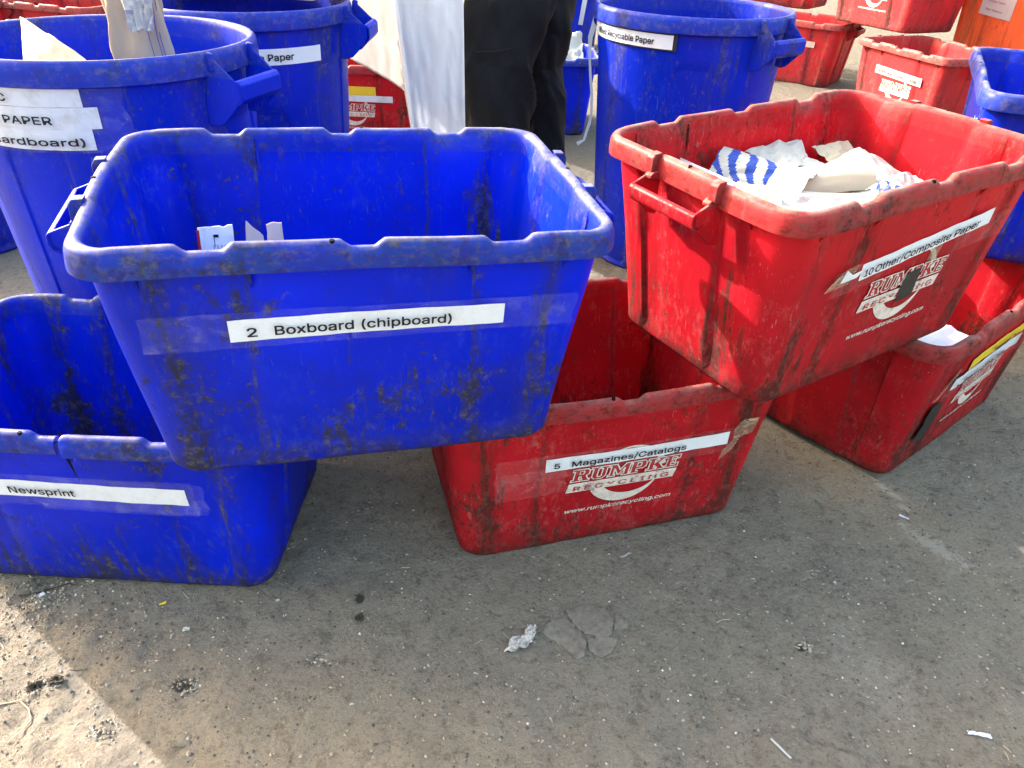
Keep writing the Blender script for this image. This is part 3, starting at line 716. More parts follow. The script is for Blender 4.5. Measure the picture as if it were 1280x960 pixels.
# ---------------------------------------------------------------- round trash cans
def can_r(z): return lerp(.245, .2885, z / .755)
def make_can(name, loc, yaw, seed, label, hang=(0., 180.), pan0=0., mat=None):
    root = empty(name, loc, (yaw, 0, 0)); tag(root, label, "trash can", "round blue rubbish cans")
    na = 240; V = []; F = []
    lev = [(-.05, .004), (-.004, .0), (0, .008)] + [(0, z) for z in np.linspace(.03, .755, 34)] + \
          [('l', .2915, .757), ('l', .300, .754), ('l', .3045, .757), ('l', .3050, .765), ('l', .3040, .788), ('l', .3015, .796), ('l', .2965, .800), ('l', .2905, .7995), ('l', .2865, .796), ('l', .2845, .786)] + \
          [(-.004, z) for z in np.linspace(.74, .03, 20)] + [(-.008, .012), (-.06, .01)]
    rr = random.Random(seed); ph = [rr.uniform(0, 6.28) for _ in range(4)]
    for L in lev:
        for k in range(na):
            th = 2 * math.pi * k / na
            if L[0] == 'l': r_, z = L[1], L[2]
            else: r_, z = can_r(L[1]) + L[0], L[1]
            wob = .0022 * math.sin(2 * th + ph[0]) + .0012 * math.sin(3 * th + ph[1]); r_ += wob * min(1, z / .6)
            if L[0] == 0 and z > .02:
                dg_ = (math.degrees(th) - pan0) % 45; dg_ = dg_ - 45 if dg_ > 22.5 else dg_
                odd = int(round((math.degrees(th) - pan0) / 45.)) % 2
                zt = .665 if not odd else .545
                arch = zt - .030 * (max(0, abs(dg_) - 7) / 5.) ** 2
                kk = (1 - sst(11.2, 13., abs(dg_))) * (1 - sst(arch - .015, arch + .006, z))
                r_ -= .009 * kk
            V.append((r_ * math.cos(th), r_ * math.sin(th), z))
    for i in range(len(lev) - 1):
        for k in range(na): F.append((i * na + k, i * na + (k + 1) % na, (i + 1) * na + (k + 1) % na, (i + 1) * na + k))
    F.append(tuple(range(na))[::-1]); F.append(tuple(range((len(lev) - 1) * na, len(lev) * na)))
    body = link_mesh("body", V, F, M_can, root, sharp=40)
    for ha in hang:
        mb = MB(); Mr = Matrix.Rotation(R(ha), 3, 'Z')
        for sy in (-1, 1):
            Pp = [(.297, .7975), (.3075, .797), (.312, .788), (.352, .752), (.3655, .742), (.3655, .716), (.352, .704), (.316, .668), (.300, .662), (.280, .664), (.280, .70)]
            mb.prism(Pp, lambda p_, q_, t: Mr @ Vector((p_, sy * t, q_)), .064, .068)
        Pb = [(.352, .7525), (.360, .7515), (.3665, .744), (.3665, .7165), (.360, .708), (.352, .7045), (.349, .711), (.358, .718), (.358, .740)]
        mb.prism(Pb, lambda p_, q_, t: Mr @ Vector((p_, t, q_)), -.068, .068)
        mb.prism([(.300, .765), (.3125, .765), (.3125, .7975), (.300, .80)], lambda p_, q_, t: Mr @ Vector((p_, t, q_)), -.0695, -.0625)
        mb.prism([(.300, .765), (.3125, .765), (.3125, .7975), (.300, .80)], lambda p_, q_, t: Mr @ Vector((p_, t, q_)), .0625, .0695)
        o = mb.build("handle", M_can, root, sharp=30)
        bv = o.modifiers.new("b", 'BEVEL'); bv.width = .002; bv.segments = 2; bv.limit_method = 'ANGLE'
    return root
def can_frame(deg0, z0, slope=0., off=.0012):
    def f(u, v, o=0.):
        z = z0 + v + u * slope; r_ = can_r(z) + off + o + .0022; th = R(deg0) + u / .285
        return Vector((r_ * math.cos(th), r_ * math.sin(th), z))
    return f
c1 = make_can("trash_can", (-.872, 1.673, 0), 0, 3, "large round blue trash can at left, labelled OCC paper cardboard, with brown paper sticking out", hang=(-16, 164), pan0=-98)
for k, (s_, d0, z0, L, h, ht, tu, tw) in enumerate((("OCC", -140, .7215, .330, .0365, .0215, .148, .056), ("KRAFT & PAPER", -140, .6825, .352, .0385, .0225, .060, .213), ("(not cardboard)", -140, .6440, .334, .0385, .0215, .075, .243))):
    f = can_frame(d0, z0, 0.)
    lb = strip("paper_label", f, L, h, M_paperd, c1, 40, 4, k, .0006, .0003)
    lay_text(s_, lambda u, v: f(tu + u, .009 + v, .0066), M_ink, lb, ht * .86, tw, 0, 0., bold=.0009)
strip("clear_tape", can_frame(-140, .640, 0, .0048), .40, .125, M_tape, c1, 44, 6, 2, .0010, .0001, edge=.012)
c2 = make_can("trash_can", (-.800, 2.346, 0), 0, 5, "round blue trash can with a white Paper label, behind the large one at left", hang=(0, 180), pan0=-22)
f = can_frame(-82, .672, .0); lb = strip("paper_label", f, .250, .040, M_paper, c2, 30, 4, 5, .0005, .0003)
lay_text("White Paper", lambda u, v: f(.020 + u, .011 + v, .003), M_ink, lb, .0225, .145, 0, 0., bold=.0009)
c3 = make_can("trash_can", (.515, 2.600, 0), 0, 8, "round blue trash can labelled Mixed Recyclable Paper, standing behind the red crates", hang=(-50, 130), pan0=-96)
f = can_frame(-186, .708, .0, .0006); lb0 = strip("black_label_backing", f, .390, .055, M_black, c3, 30, 4, 5, .0004, .0003)
f2 = can_frame(-185, .712, .0, .0030); lb = strip("paper_label", f2, .374, .038, M_paper, c3, 30, 4, 5, .0005, .0003)
lay_text("Mixed Recyclable Paper", lambda u, v: f2(.075 + u, .010 + v, .003), M_ink, lb, .0225, .245, 0, 0., bold=.0010)
c4 = make_can("trash_can", (.27, 6.20, .115), 0, 9, "round blue trash can far back, seen between the person and the labelled can", hang=(20, 200), pan0=10)
c5 = make_can("trash_can", (-1.93, 2.46, 0), 0, 10, "round blue trash can at the left picture edge, in shade behind the large one", hang=(90, 270), pan0=20)

# ---------------------------------------------------------------- papers
def sheet(name, pts, mats, parent=None, n=16, m=16, amp=.004, seed=0, thick=.0006, rag=0., curl=None, freq=1., oc=3):
    """crumpled sheet between four corners (bilinear), ragged edge, real thickness"""
    a, b, c_, d = [Vector(p_) for p_ in pts]; nrm = (b - a).cross(d - a).normalized()
    rr = random.Random(seed); ox, oy = rr.uniform(0, 90), rr.uniform(0, 90); V = []; F = []; mi = []
    sc = max((b - a).length, (d - a).length)
    U, W = np.meshgrid(np.linspace(0, 1, n + 1), np.linspace(0, 1, m + 1), indexing='ij')
    H1 = (np.abs(vlin(U * 2.6 * freq + ox + W * .9, W * 2.6 * freq + oy - U * .7)) + .5 * np.abs(vlin(U * 5.1 * freq + oy - W * 1.7, W * 5.1 * freq + ox + U)) * (oc > 1) + .25 * vlin(U * 11 * freq + oy, W * 11 * freq + ox) * (oc > 2)) * 2 - .4; E1 = fbm(U * 9 + oy, W * 9 + ox, 3)
    for side in (1, 0):
        for i in range(n + 1):
            for j in range(m + 1):
                u, v = i / n, j / m
                p_ = (a * (1 - u) + b * u) * (1 - v) + (d * (1 - u) + c_ * u) * v
                q = amp * H1[i, j]
                if curl: q += curl(u, v)
                if i in (0, n) or j in (0, m):
                    cen = (a + b + c_ + d) / 4; p_ = p_ + (cen - p_) * rag * (E1[i, j] + .4)
                V.append(p_ + nrm * (q + side * thick))
    k = (n + 1) * (m + 1)
    for i in range(n):
        for j in range(m):
            x = i * (m + 1) + j
            F.append((x, x + m + 1, x + m + 2, x + 1)); F.append((k + x, k + x + 1, k + x + m + 2, k + x + m + 1))
    bd = [i * (m + 1) for i in range(n + 1)] + [n * (m + 1) + j for j in range(1, m + 1)] + [i * (m + 1) + m for i in range(n - 1, -1, -1)] + [j for j in range(m - 1, 0, -1)]
    for x, y in zip(bd, bd[1:] + bd[:1]): F.append((x, x + k, y + k, y))
    return link_mesh(name, V, F, mats, parent, sharp=9)
def toworld(root, pts):
    bpy.context.view_layer.update(); return [root.matrix_world @ Vector(p_) for p_ in pts]
bpy.context.view_layer.update()
mA, mB, mD, mE, mK = [r_.matrix_world.copy() for r_ in (rA, rB, rD, rE, rK)]
W = lambda M, pts: [M @ Vector(p_) for p_ in pts]
# inside crate A: three torn board pieces leaning up
o = sheet("torn_box_panel", W(mA, [(-.222, .02, .13), (-.168, .02, .13), (-.168, .035, .286), (-.217, .035, .283)]), M_paper, n=8, m=16, amp=.002, seed=3, rag=.05, thick=.0012)
tag(o, "torn white box panel with a red edge and small black print, in the boxboard crate", "cardboard")
o2 = sheet("red_edge", W(mA, [(-.223, .018, .13), (-.219, .018, .13), (-.2145, .0325, .278), (-.2180, .0325, .279)]), M_redink, o, n=2, m=12, amp=.0005, seed=3)
def flat_text(s_, M, org, ux, uy, h, wd, mat, parent, name="small_print"):
    org = Vector(org); ux = Vector(ux).normalized(); uy = Vector(uy).normalized()
    return lay_text(s_, lambda u, v: M @ (org + ux * u + uy * v), mat, parent, h, wd, 0, .004, 1., name)
flat_text("L", mA, (-.196, .0298, .272), (0, 0, -1), (1, 0, 0), .010, .020, M_ink, o)
for k in range(5):
    flat_text("Nutrition Facts"[k:k + 11], mA, (-.198 + k * .0052, .0282, .268 - .012), (0, 0, -1), (1, 0, 0), .0032, .030, M_ink, o)
o = sheet("torn_board_piece", W(mA, [(-.166, .03, .15), (-.122, .03, .15), (-.128, .045, .262), (-.150, .045, .286)]), M_greyboard, n=6, m=12, amp=.002, seed=9, rag=.05, thick=.0012)
tag(o, "pointed grey-brown board scrap, middle of the three pieces in the boxboard crate", "cardboard")
o = sheet("torn_board_piece", W(mA, [(-.124, .04, .15), (-.092, .04, .15), (-.100, .055, .279), (-.124, .055, .280)]), M_greyboard, n=6, m=12, amp=.002, seed=14, rag=.12, thick=.0012)
tag(o, "square-topped grey-brown board scrap, right of the three pieces in the boxboard crate", "cardboard")
# inside crate B
def tagp(o, lab, cat="paper"): return tag(o, lab, cat, "waste papers in the composite paper crate")
tagp(sheet("paper_sheet", W(mB, [(-.26, -.16, .248), (.26, -.16, .215), (.26, .18, .21), (-.26, .18, .232)]), M_cream, n=40, m=26, amp=.03, seed=21, freq=1.2), "wide cream paper layer lying under the other waste papers in the composite paper crate")
tagp(sheet("paper_bag", W(mB, [(.035, -.125, .240), (.245, -.10, .235), (.270, .075, .262), (.135, .10, .272)]), M_bright, n=40, m=30, amp=.008, seed=22, freq=.8, rag=.02, curl=lambda u, v: .020 * (1 - abs(2 * u - 1)) * (.4 + v)), "bright white paper bag at the right of the composite paper crate")
tagp(sheet("paper_sheet", W(mB, [(-.02, .05, .255), (.12, .02, .262), (.14, .16, .262), (.03, .205, .276)]), M_bright, n=30, m=24, amp=.009, seed=24, freq=.8, rag=.03, curl=lambda u, v: .012 * math.sin(3.1 * v)), "white folded paper at the back of the composite paper crate")
o = sheet("paper_fold", W(mB, [(-.04, .03, .258), (.125, -.03, .262), (.155, .02, .285), (.02, .085, .285)]), M_cream, n=30, m=20, amp=.003, seed=26, freq=.5, curl=lambda u, v: .020 * math.sin(3.1 * v) * (1 - .3 * u), rag=.01)
tagp(o, "cream curled paper fold in the middle of the composite paper crate")
tagp(sheet("paper_strip", W(mB, [(-.12, .035, .266), (.075, -.120, .256), (.095, -.090, .284), (-.095, .065, .282)]), M_bright, n=34, m=10, amp=.002, seed=27, freq=.5, curl=lambda u, v: -.012 * math.sin(3.1 * u)), "long pale curved paper flap running across the composite paper crate")
tagp(sheet("paper_sheet", W(mB, [(-.12, -.06, .262), (.02, -.145, .258), (.06, -.06, .270), (-.10, .03, .272)]), M_bright, n=30, m=20, amp=.012, seed=61, freq=.9, rag=.04), "creased white sheet under the long curved flap in the composite paper crate")
tagp(sheet("paper_sheet", W(mB, [(.02, .10, .262), (.10, .10, .268), (.16, .19, .285), (.01, .20, .282)]), M_bright, n=30, m=20, amp=.010, seed=63, freq=.8, rag=.04, curl=lambda u, v: .01 * math.sin(3.1 * u)), "crumpled white sheet against the back wall of the composite paper crate")
tagp(sheet("paper_sheet", W(mB, [(.10, -.14, .250), (.215, -.11, .252), (.235, -.02, .272), (.13, -.03, .282)]), M_bright, n=24, m=20, amp=.012, seed=91, freq=.8, rag=.03), "loose white sheet near the front rim at the right of the composite paper crate")
tagp(sheet("paper_sheet", W(mB, [(-.23, -.13, .258), (-.10, -.15, .255), (-.08, -.03, .270), (-.21, .02, .275)]), M_cream, n=24, m=20, amp=.010, seed=93, freq=.8, rag=.03), "beige sheet in the left front corner of the composite paper crate")
tagp(sheet("paper_sheet", W(mB, [(.15, .06, .258), (.25, .07, .255), (.27, .16, .275), (.17, .17, .280)]), M_cream, n=20, m=20, amp=.010, seed=95, freq=.9, rag=.04), "cream sheet in the far right corner of the composite paper crate")
# printed wrappers
def wrapper(name, pts, lab, seed, stripes, txt=None):
    n, m = 56, 34
    o = sheet(name, W(mB, pts), M_bright, n=n, m=m, amp=.008, seed=seed, rag=.03, freq=1., curl=lambda u, v: .012 * math.sin(3.1 * v)); tagp(o, lab)
    me = o.data; me.materials.append(M_blueink)
    k = 0
    for i in range(n):
        for j in range(m):
            if stripes(i / n, j / m): me.polygons[2 * k].material_index = 1; me.polygons[2 * k + 1].material_index = 1
            k += 1
    return o
ow = wrapper("striped_wrapper", [(-.118, .165, .262), (-.030, .010, .270), (.045, .035, .284), (-.040, .205, .300)], "white wrapper with blue stripes near the left of the composite paper crate", 31, lambda u, v: u < .62 and math.sin(u * 38 + v * 12 + 2.6 * math.sin(v * 4 + u * 3)) > .1)
wrapper("striped_wrapper", [(.025, -.115, .272), (.11, -.105, .272), (.115, -.05, .285), (.04, -.065, .290)], "white wrapper with a blue print near the front rim of the composite paper crate", 33, lambda u, v: math.sin(u * 13 - v * 9 + 2 * math.sin(v * 5)) > .1 and .05 < u < .9)
o = sheet("printed_carton", W(mB, [(-.172, .200, .235), (-.178, .022, .238), (-.160, .030, .300), (-.152, .205, .298)]), M_paper, n=14, m=6, amp=.003, seed=35); tagp(o, "flat white printed carton with a lilac patch along the left of the composite paper crate", "carton")
sheet("lilac_patch", W(mB, [(-.1775, .085, .262), (-.178, .045, .262), (-.1635, .048, .297), (-.160, .088, .297)]), M_purple, o, n=4, m=3, amp=.001, seed=35, thick=.004)
o = sheet("printed_carton", W(mB, [(-.165, .045, .250), (-.125, -.035, .255), (-.085, .010, .285), (-.120, .085, .285)]), M_bright, n=10, m=8, amp=.004, seed=36, rag=.04); tagp(o, "small white carton with orange letters beside the striped wrapper", "carton")
flat_text("ATC", mB, (-.158, .030, .276), (.45, -.85, .1), (.5, .4, .5), .018, .055, M_orangeink, o, "orange_letters")
tagp(sheet("paper_scrap", W(mB, [(-.02, -.135, .262), (.05, -.150, .262), (.055, -.12, .272), (-.01, -.11, .272)]), [M_black], n=8, m=5, amp=.005, seed=38, rag=.1), "small black and pink scrap at the front rim of the composite paper crate")
# paper in D
o = sheet("paper_sheet", W(mD, [(-.30, -.20, .30), (-.05, -.195, .29), (-.05, .0, .28), (-.29, .02, .285)]), M_paper, n=14, m=12, amp=.010, seed=41, curl=lambda u, v: .02 * u * v)
tag(o, "lilac-white paper lying just inside the crate with the yellow label", "paper")
mC = rC.matrix_world.copy()
o = sheet("paper_scrap", W(mC, [(-.145, -.09, .22), (-.105, -.09, .22), (-.105, -.075, .335), (-.140, -.075, .335)]), M_paper, n=6, m=8, amp=.003, seed=43, rag=.04)
tag(o, "white paper corner showing inside the magazines crate beside the upper blue crate", "paper")
# papers in K
o = sheet("paper_pile", W(mK, [(.0, -.18, .30), (.25, -.18, .30), (.27, .1, .44), (.05, .1, .46)]), M_bright, n=16, m=16, amp=.05, seed=45)
tag(o, "heap of white paper in the blue crate behind the person", "paper")
# can 1 contents
o = sheet("cardboard_piece", [(-.93, 1.44, .68), (-.76, 1.46, .70), (-.845, 1.545, .772), (-1.000, 1.630, .828)], M_cardlit, n=30, m=20, amp=.008, seed=51, rag=.02, thick=.003, curl=lambda u, v: .012 * math.sin(3 * u))
tag(o, "torn pale cardboard flap leaning inside the large round can at left", "cardboard")
# tall crumpled brown bag
# cloth tubes by elliptical rings
def cloth(name, rings, mat, parent, seed, amp=.012, n=72, cap=True, sub=10):
    V = []; F = []; R_ = []
    for a, b in zip(rings[:-1], rings[1:]):
        for k in range(sub):
            t = k / sub; R_.append([lerp(x, y, t * t * (3 - 2 * t)) for x, y in zip(a, b)])
    R_.append(rings[-1])
    for i, (z, cx, cy, rx, ry) in enumerate(R_):
        th = np.linspace(0, 2 * np.pi, n, endpoint=False)
        q = np.abs(fbm(np.cos(th) * 1.1 + seed + z * 2.2, np.sin(th) * 1.1 + z * 6.5, 4, .5)) * 2.4 - .5 + .3 * np.sin(z * 24 + np.cos(th - 1) * 3.2 + seed) * np.clip(np.cos(th), -.2, 1)
        for k in range(n): V.append((cx + (rx + amp * q[k]) * math.cos(th[k]), cy + (ry + amp * q[k]) * math.sin(th[k]), z))
    for i in range(len(R_) - 1):
        for k in range(n): F.append((i * n + k, i * n + (k + 1) % n, (i + 1) * n + (k + 1) % n, (i + 1) * n + k))
    F += [tuple(range(n))[::-1], tuple(range((len(R_) - 1) * n, len(R_) * n))]
    return link_mesh(name, V, F, mat, parent, sharp=None)
o = cloth("brown_paper_bag", [(.45, -.785, 1.655, .055, .026), (.70, -.785, 1.655, .060, .028), (.86, -.787, 1.660, .054, .026), (1.05, -.790, 1.668, .048, .022)], M_card, None, 3.0, .012)
tag(o, "tall creased brown paper bag standing in the large round can", "paper bag")
for x_ in (-.752, -.738, -.733):
    mb = MB(); mb.tube([(x_ + .002 * math.sin(z_ * 60), 1.6255 + (x_ + .785) ** 2 * 5.5, z_) for z_ in np.linspace(.74, .90, 12)], .0007, 4); mb.build("printed_line", M_blueink, o)
o = sheet("crumpled_paper", [(-.768, 1.592, .812), (-.722, 1.592, .822), (-.700, 1.600, .96), (-.790, 1.600, .96)], M_bright, n=20, m=20, amp=.011, seed=55, rag=.14, thick=.001, freq=1.8)
tag(o, "crumpled white paper tucked against the tall brown bag in the large can", "paper")
o = sheet("paper_sheet", [(-1.13, 1.52, .66), (-.96, 1.50, .66), (-1.05, 1.53, .828), (-1.12, 1.55, .86)], M_bright, n=10, m=10, amp=.006, seed=57)
tag(o, "white paper edge inside the large round can at the left picture edge", "paper")

bx_ = empty("sun_blocking_box", (-.79, 2.49, .802), (R(-14), 0, 0)); tag(bx_, "added cardboard box on the blue Paper can, out of view, blocking sun from the ground", "box")  # unseen box, added to keep a streak of sun off the ground
for nm_, c_, d_ in (("box_wall", (0, -.115, .27), (.46, .004, .54)), ("box_wall", (0, .115, .27), (.46, .004, .54)), ("box_wall", (-.228, 0, .27), (.004, .226, .54)), ("box_wall", (.228, 0, .27), (.004, .226, .54)), ("box_bottom", (0, 0, .002), (.45, .226, .004))):
    mb = MB(); mb.box(c_, d_); mb.build(nm_, M_card, bx_, smooth=False)
mb = MB(); mb.box((0, 0, 0), (.45, .11, .004), Matrix.Rotation(R(35), 3, 'X')); fl_ = mb.build("flap", M_card, bx_, smooth=False); fl_.location = (0, -.16, .51)
# ---------------------------------------------------------------- person (dark trousers, white apron), facing left
person = empty("person", (0, 2.9, 0)); tag(person, "person in black trousers and a white apron, standing behind the blue crate", "person")
pv = [(0.02, .0, .98), (.02, 0, 1.15), (.01, 0, 1.36), (0, 0, 1.48), (-.02, 0, 1.56), (-.035, 0, 1.64), (-.03, 0, 1.72),
      (.0, -.10, .93), (-.08, -.10, .52), (-.06, -.10, .09), (-.20, -.10, .035),
      (.03, .10, .93), (.07, .10, .52), (.10, .10, .09), (-.04, .10, .035),
      (0, -.19, 1.42), (-.02, -.25, 1.14), (-.22, -.20, 1.06), (0, .19, 1.42), (-.02, .25, 1.14), (-.22, .20, 1.06)]
pe = [(0, 1), (1, 2), (2, 3), (3, 4), (4, 5), (5, 6), (0, 7), (7, 8), (8, 9), (9, 10), (0, 11), (11, 12), (12, 13), (13, 14), (2, 15), (15, 16), (16, 17), (2, 18), (18, 19), (19, 20)]
pr_ = [.13, .13, .14, .06, .075, .095, .07, .09, .058, .042, .035, .09, .058, .042, .035, .05, .038, .028, .05, .038, .028]
for hy, wi in ((-.20, 17), (.20, 20)):      # five fingers on each hand
    for k in range(5):
        b0 = len(pv); sp = (-.024 + .012 * k)
        if k < 4: pv += [(-.285, hy + sp, 1.055 - .004 * k), (-.325, hy + sp * 1.2, 1.035), (-.348, hy + sp * 1.2, 1.010)]; ln = [(wi, b0), (b0, b0 + 1), (b0 + 1, b0 + 2)]
        else: pv += [(-.255, hy + .042 * (1 if hy < 0 else -1), 1.055), (-.285, hy + .050 * (1 if hy < 0 else -1), 1.040), (-.305, hy + .048 * (1 if hy < 0 else -1), 1.03)]; ln = [(wi, b0), (b0, b0 + 1), (b0 + 1, b0 + 2)]
        pe += ln; pr_ += [.010, .009, .0075]
me = bpy.data.meshes.new("body"); me.from_pydata(pv, pe, []); me.materials.append(M_skin)
bod = bpy.data.objects.new("body", me); COL.objects.link(bod); bod.parent = person
sk = bod.modifiers.new("skin", 'SKIN'); sk.use_smooth_shade = True; sl = me.skin_vertices[0].data
for i, r_ in enumerate(pr_): sl[i].radius = (r_, r_)
sl[0].use_root = True
ss = bod.modifiers.new("sub", 'SUBSURF'); ss.levels = 1; ss.render_levels = 1
mb = MB(); mb.tube([(-.12, 0, 1.63), (-.145, 0, 1.61), (-.13, 0, 1.60)], [.008, .014, .008], 6); mb.build("nose", M_skin, person)
for sy in (-1, 1):
    mb = MB(); mb.tube([(-.112, sy * .032, 1.655), (-.122, sy * .032, 1.655)], .011, 8); mb.build("eye", M_bright, person)
    mb = MB(); mb.tube([(-.02, sy * .088, 1.66), (-.018, sy * .10, 1.64), (-.02, sy * .09, 1.61)], [.012, .018, .008], 6); mb.build("ear", M_skin, person)
mb = MB(); mb.tube([(-.118, -.025, 1.565), (-.124, 0, 1.563), (-.118, .025, 1.565)], .005, 6); mb.build("mouth", M_redink, person)
mb = MB()
V = []; F = []
for i in range(9):
    for k in range(24):
        ph_ = i / 8 * 1.75; th = k / 24 * 2 * math.pi
        V.append((-.015 + .118 * math.sin(ph_) * math.cos(th), .100 * math.sin(ph_) * math.sin(th), 1.67 + .125 * math.cos(ph_)))
for i in range(8):
    for k in range(24): F.append((i * 24 + k, i * 24 + (k + 1) % 24, (i + 1) * 24 + (k + 1) % 24, (i + 1) * 24 + k))
link_mesh("hair", V, F, M_hair, person)
trs = cloth("trouser_leg", [(.05, -.055, -.10, .085, .085), (.22, -.075, -.10, .105, .095), (.40, -.09, -.10, .120, .105), (.58, -.090, -.10, .128, .11), (.78, -.05, -.095, .150, .125), (.96, .01, -.05, .165, .14)], M_trouser, person, 2.0, .018)
cloth("trouser_leg", [(.05, .100, .10, .080, .08), (.20, .095, .10, .082, .085), (.34, .075, .10, .090, .09), (.44, .072, .10, .100, .095), (.54, .045, .10, .095, .10), (.66, .060, .09, .112, .11), (.80, .045, .07, .135, .12), (.96, .02, .05, .155, .13)], M_trouser, person, 5.0, .020)
cloth("shirt", [(.93, .01, 0, .175, .20), (1.15, .01, 0, .155, .19), (1.36, .01, 0, .165, .215), (1.46, .0, 0, .12, .17), (1.51, -.005, 0, .075, .08)], M_shirt, person, 8.0, .008)
for sy in (-1, 1):
    mb = MB(); mb.tube([(0, sy * .16, 1.43), (-.005, sy * .215, 1.34), (-.015, sy * .245, 1.17)], [.075, .068, .060], 14); mb.build("sleeve", M_shirt, person)
    mb = MB(); x0 = -.055 if sy < 0 else .10
    mb.tube([(x0 + .07, sy * .10, .045), (x0, sy * .10, .055), (x0 - .10, sy * .10, .042), (x0 - .19, sy * .10, .033), (x0 - .215, sy * .10, .028)], [.042, .050, .043, .036, .016], 14); mb.build("shoe", M_shoe, person)
# pocket seam on the near leg
mb = MB(); mb.tube([(-.165, -.222, .628), (-.10, -.232, .634), (-.035, -.226, .646)], .0025, 5); mb.build("pocket_welt", M_trouser, person)
# apron: one draped sheet wrapping round the front of the body, near edge hemmed
def apron_pt(s, z):
    """s 0 = near side edge, 1 = far side edge"""
    t = (1.12 - z) / .80
    near = Vector((-.205 - .0 * t + .012 * t, -.285, z)); corner = Vector((-.445 + .075 * t, -.265 + .02 * t, z)); far = Vector((-.66 + .02 * t, .10, z)); far2 = Vector((-.50, .34, z))
    if s < .42: p_ = near.lerp(corner, s / .42)
    elif s < .8: p_ = corner.lerp(far, (s - .42) / .38)
    else: p_ = far.lerp(far2, (s - .8) / .2)
    return p_
V = []; F = []; ns, nz_ = 70, 60
S_ = np.linspace(0, 1, ns + 1)
for i in range(ns + 1):
    s = S_[i]; zb = .315 if s < .43 else lerp(.498, .560, (s - .43) / .57)
    if .40 < s <= .43: zb = .315
    for j in range(nz_ + 1):
        z = lerp(zb, 1.14, j / nz_)
        if s < .43: q = .011 * (abs(float(fbm(np.array(s * 9 + 3), np.array(z * 4.)))) * 2) + .004 * math.sin(s * 9)
        else: q = .009 * (abs(float(fbm(np.array(s * 7 + 3), np.array(z * 5.)))) * 2) + .012 * math.sin(s * 9)
        p_ = apron_pt(s, z); V.append((p_.x, p_.y - q, p_.z))
for i in range(ns):
    for j in range(nz_): F.append((i * (nz_ + 1) + j, (i + 1) * (nz_ + 1) + j, (i + 1) * (nz_ + 1) + j + 1, i * (nz_ + 1) + j + 1))
M_apron2 = paper_mat('shaded_apron_sheet', (.25, .25, .27), .2, .12)  # same white apron, shade on its far half painted as grey
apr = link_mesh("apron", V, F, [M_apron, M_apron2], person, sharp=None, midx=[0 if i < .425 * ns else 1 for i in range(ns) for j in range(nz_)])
so = apr.modifiers.new("t", 'SOLIDIFY'); so.thickness = .0012
ih = int(.415 * ns)
mb = MB(); mb.tube([Vector(V[ih * (nz_ + 1) + j]) + Vector((-.003, -.003, 0)) for j in range(0, nz_ + 1, 2)], .0065, 6); mb.build("hem", M_ribbon, apr)
mb = MB(); mb.tube([Vector(V[j]) for j in range(0, nz_ + 1, 2)], .0022, 6); mb.build("hem", M_ribbon, apr)
def ribbon(pts, wd, parent, name="apron_tie"):
    V = []; F = []
    pts = [Vector(p_) for p_ in pts]
    for i, p_ in enumerate(pts):
        d = (pts[min(i + 1, len(pts) - 1)] - pts[max(0, i - 1)]).normalized(); s = d.cross(Vector((0, 1, 0))).normalized(); w_ = wd[i] if isinstance(wd, list) else wd
        for k in (-1, 1):
            for e in (-.0005, .0005): V.append(p_ + s * k * w_ / 2 + Vector((0, e, 0)))
    for i in range(len(pts) - 1):
        a = i * 4; F += [(a, a + 2, a + 6, a + 4), (a + 1, a + 5, a + 7, a + 3), (a, a + 4, a + 5, a + 1), (a + 2, a + 3, a + 7, a + 6)]
    F += [(0, 1, 3, 2), (len(V) - 4, len(V) - 2, len(V) - 1, len(V) - 3)]
    return link_mesh(name, V, F, M_ribbon, parent, smooth=False)
ribbon([(.17, .0, .98), (.235, -.06, .90), (.243, -.06, .80), (.236, -.06, .72), (.222, -.06, .665), (.225, -.06, .60), (.235, -.06, .53), (.245, -.06, .47), (.248, -.06, .405), (.244, -.06, .375), (.229, -.06, .315), (.205, -.06, .300)], [.016, .018, .018, .020, .016, .008, .009, .009, .008, .011, .009, .014], person)
ribbon([(.17, 0, .98), (.200, -.05, .86), (.197, -.05, .80), (.185, -.05, .70)], [.014, .016, .016, .015], person)

# ---------------------------------------------------------------- litter on the ground
def gz(x, y): return float(hz(x, y))
def scrap(name, x, y, L, Wd, ang, mat, lab, cat, seed, amp=.003, rag=.1, dz=.0015, group=None, n=10, m=6):
    ca, sa = math.cos(ang), math.sin(ang); z = gz(x, y) + dz
    q = [(-L / 2, -Wd / 2), (L / 2, -Wd / 2), (L / 2, Wd / 2), (-L / 2, Wd / 2)]
    o = sheet(name, [(x + a * ca - b * sa, y + a * sa + b * ca, z) for a, b in q], mat, n=n, m=m, amp=amp, seed=seed, rag=rag)
    return tag(o, lab, cat, group)
# crumpled tissue
ctz = gz(.036, .846)
M_tis = paper_mat("soiled_tissue", (.54, .49, .47), .9)
o = sheet("crumpled_paper", [(.004, .824, ctz + .003), (.046, .838, ctz + .005), (.060, .866, ctz + .006), (.016, .858, ctz + .004)], M_tis, n=22, m=16, amp=.010, seed=77, rag=.16, freq=1.1, thick=.0010)
tag(o, "soiled crumpled tissue lying on the dirt beside the dry leaf pieces", "litter")
for k_, q_ in enumerate(([(.010, .826, .006), (.036, .830, .016), (.040, .850, .008), (.014, .846, .014)], [(.026, .836, .014), (.054, .848, .007), (.052, .866, .014), (.030, .856, .006)], [(.036, .858, .008), (.058, .862, .012), (.060, .884, .006), (.044, .880, .010)])):
    sheet("fold", [(x_, y_, ctz + z_) for x_, y_, z_ in q_], M_tis, o, n=14, m=12, amp=.007, seed=80 + k_, rag=.20, freq=1.3, thick=.0008)
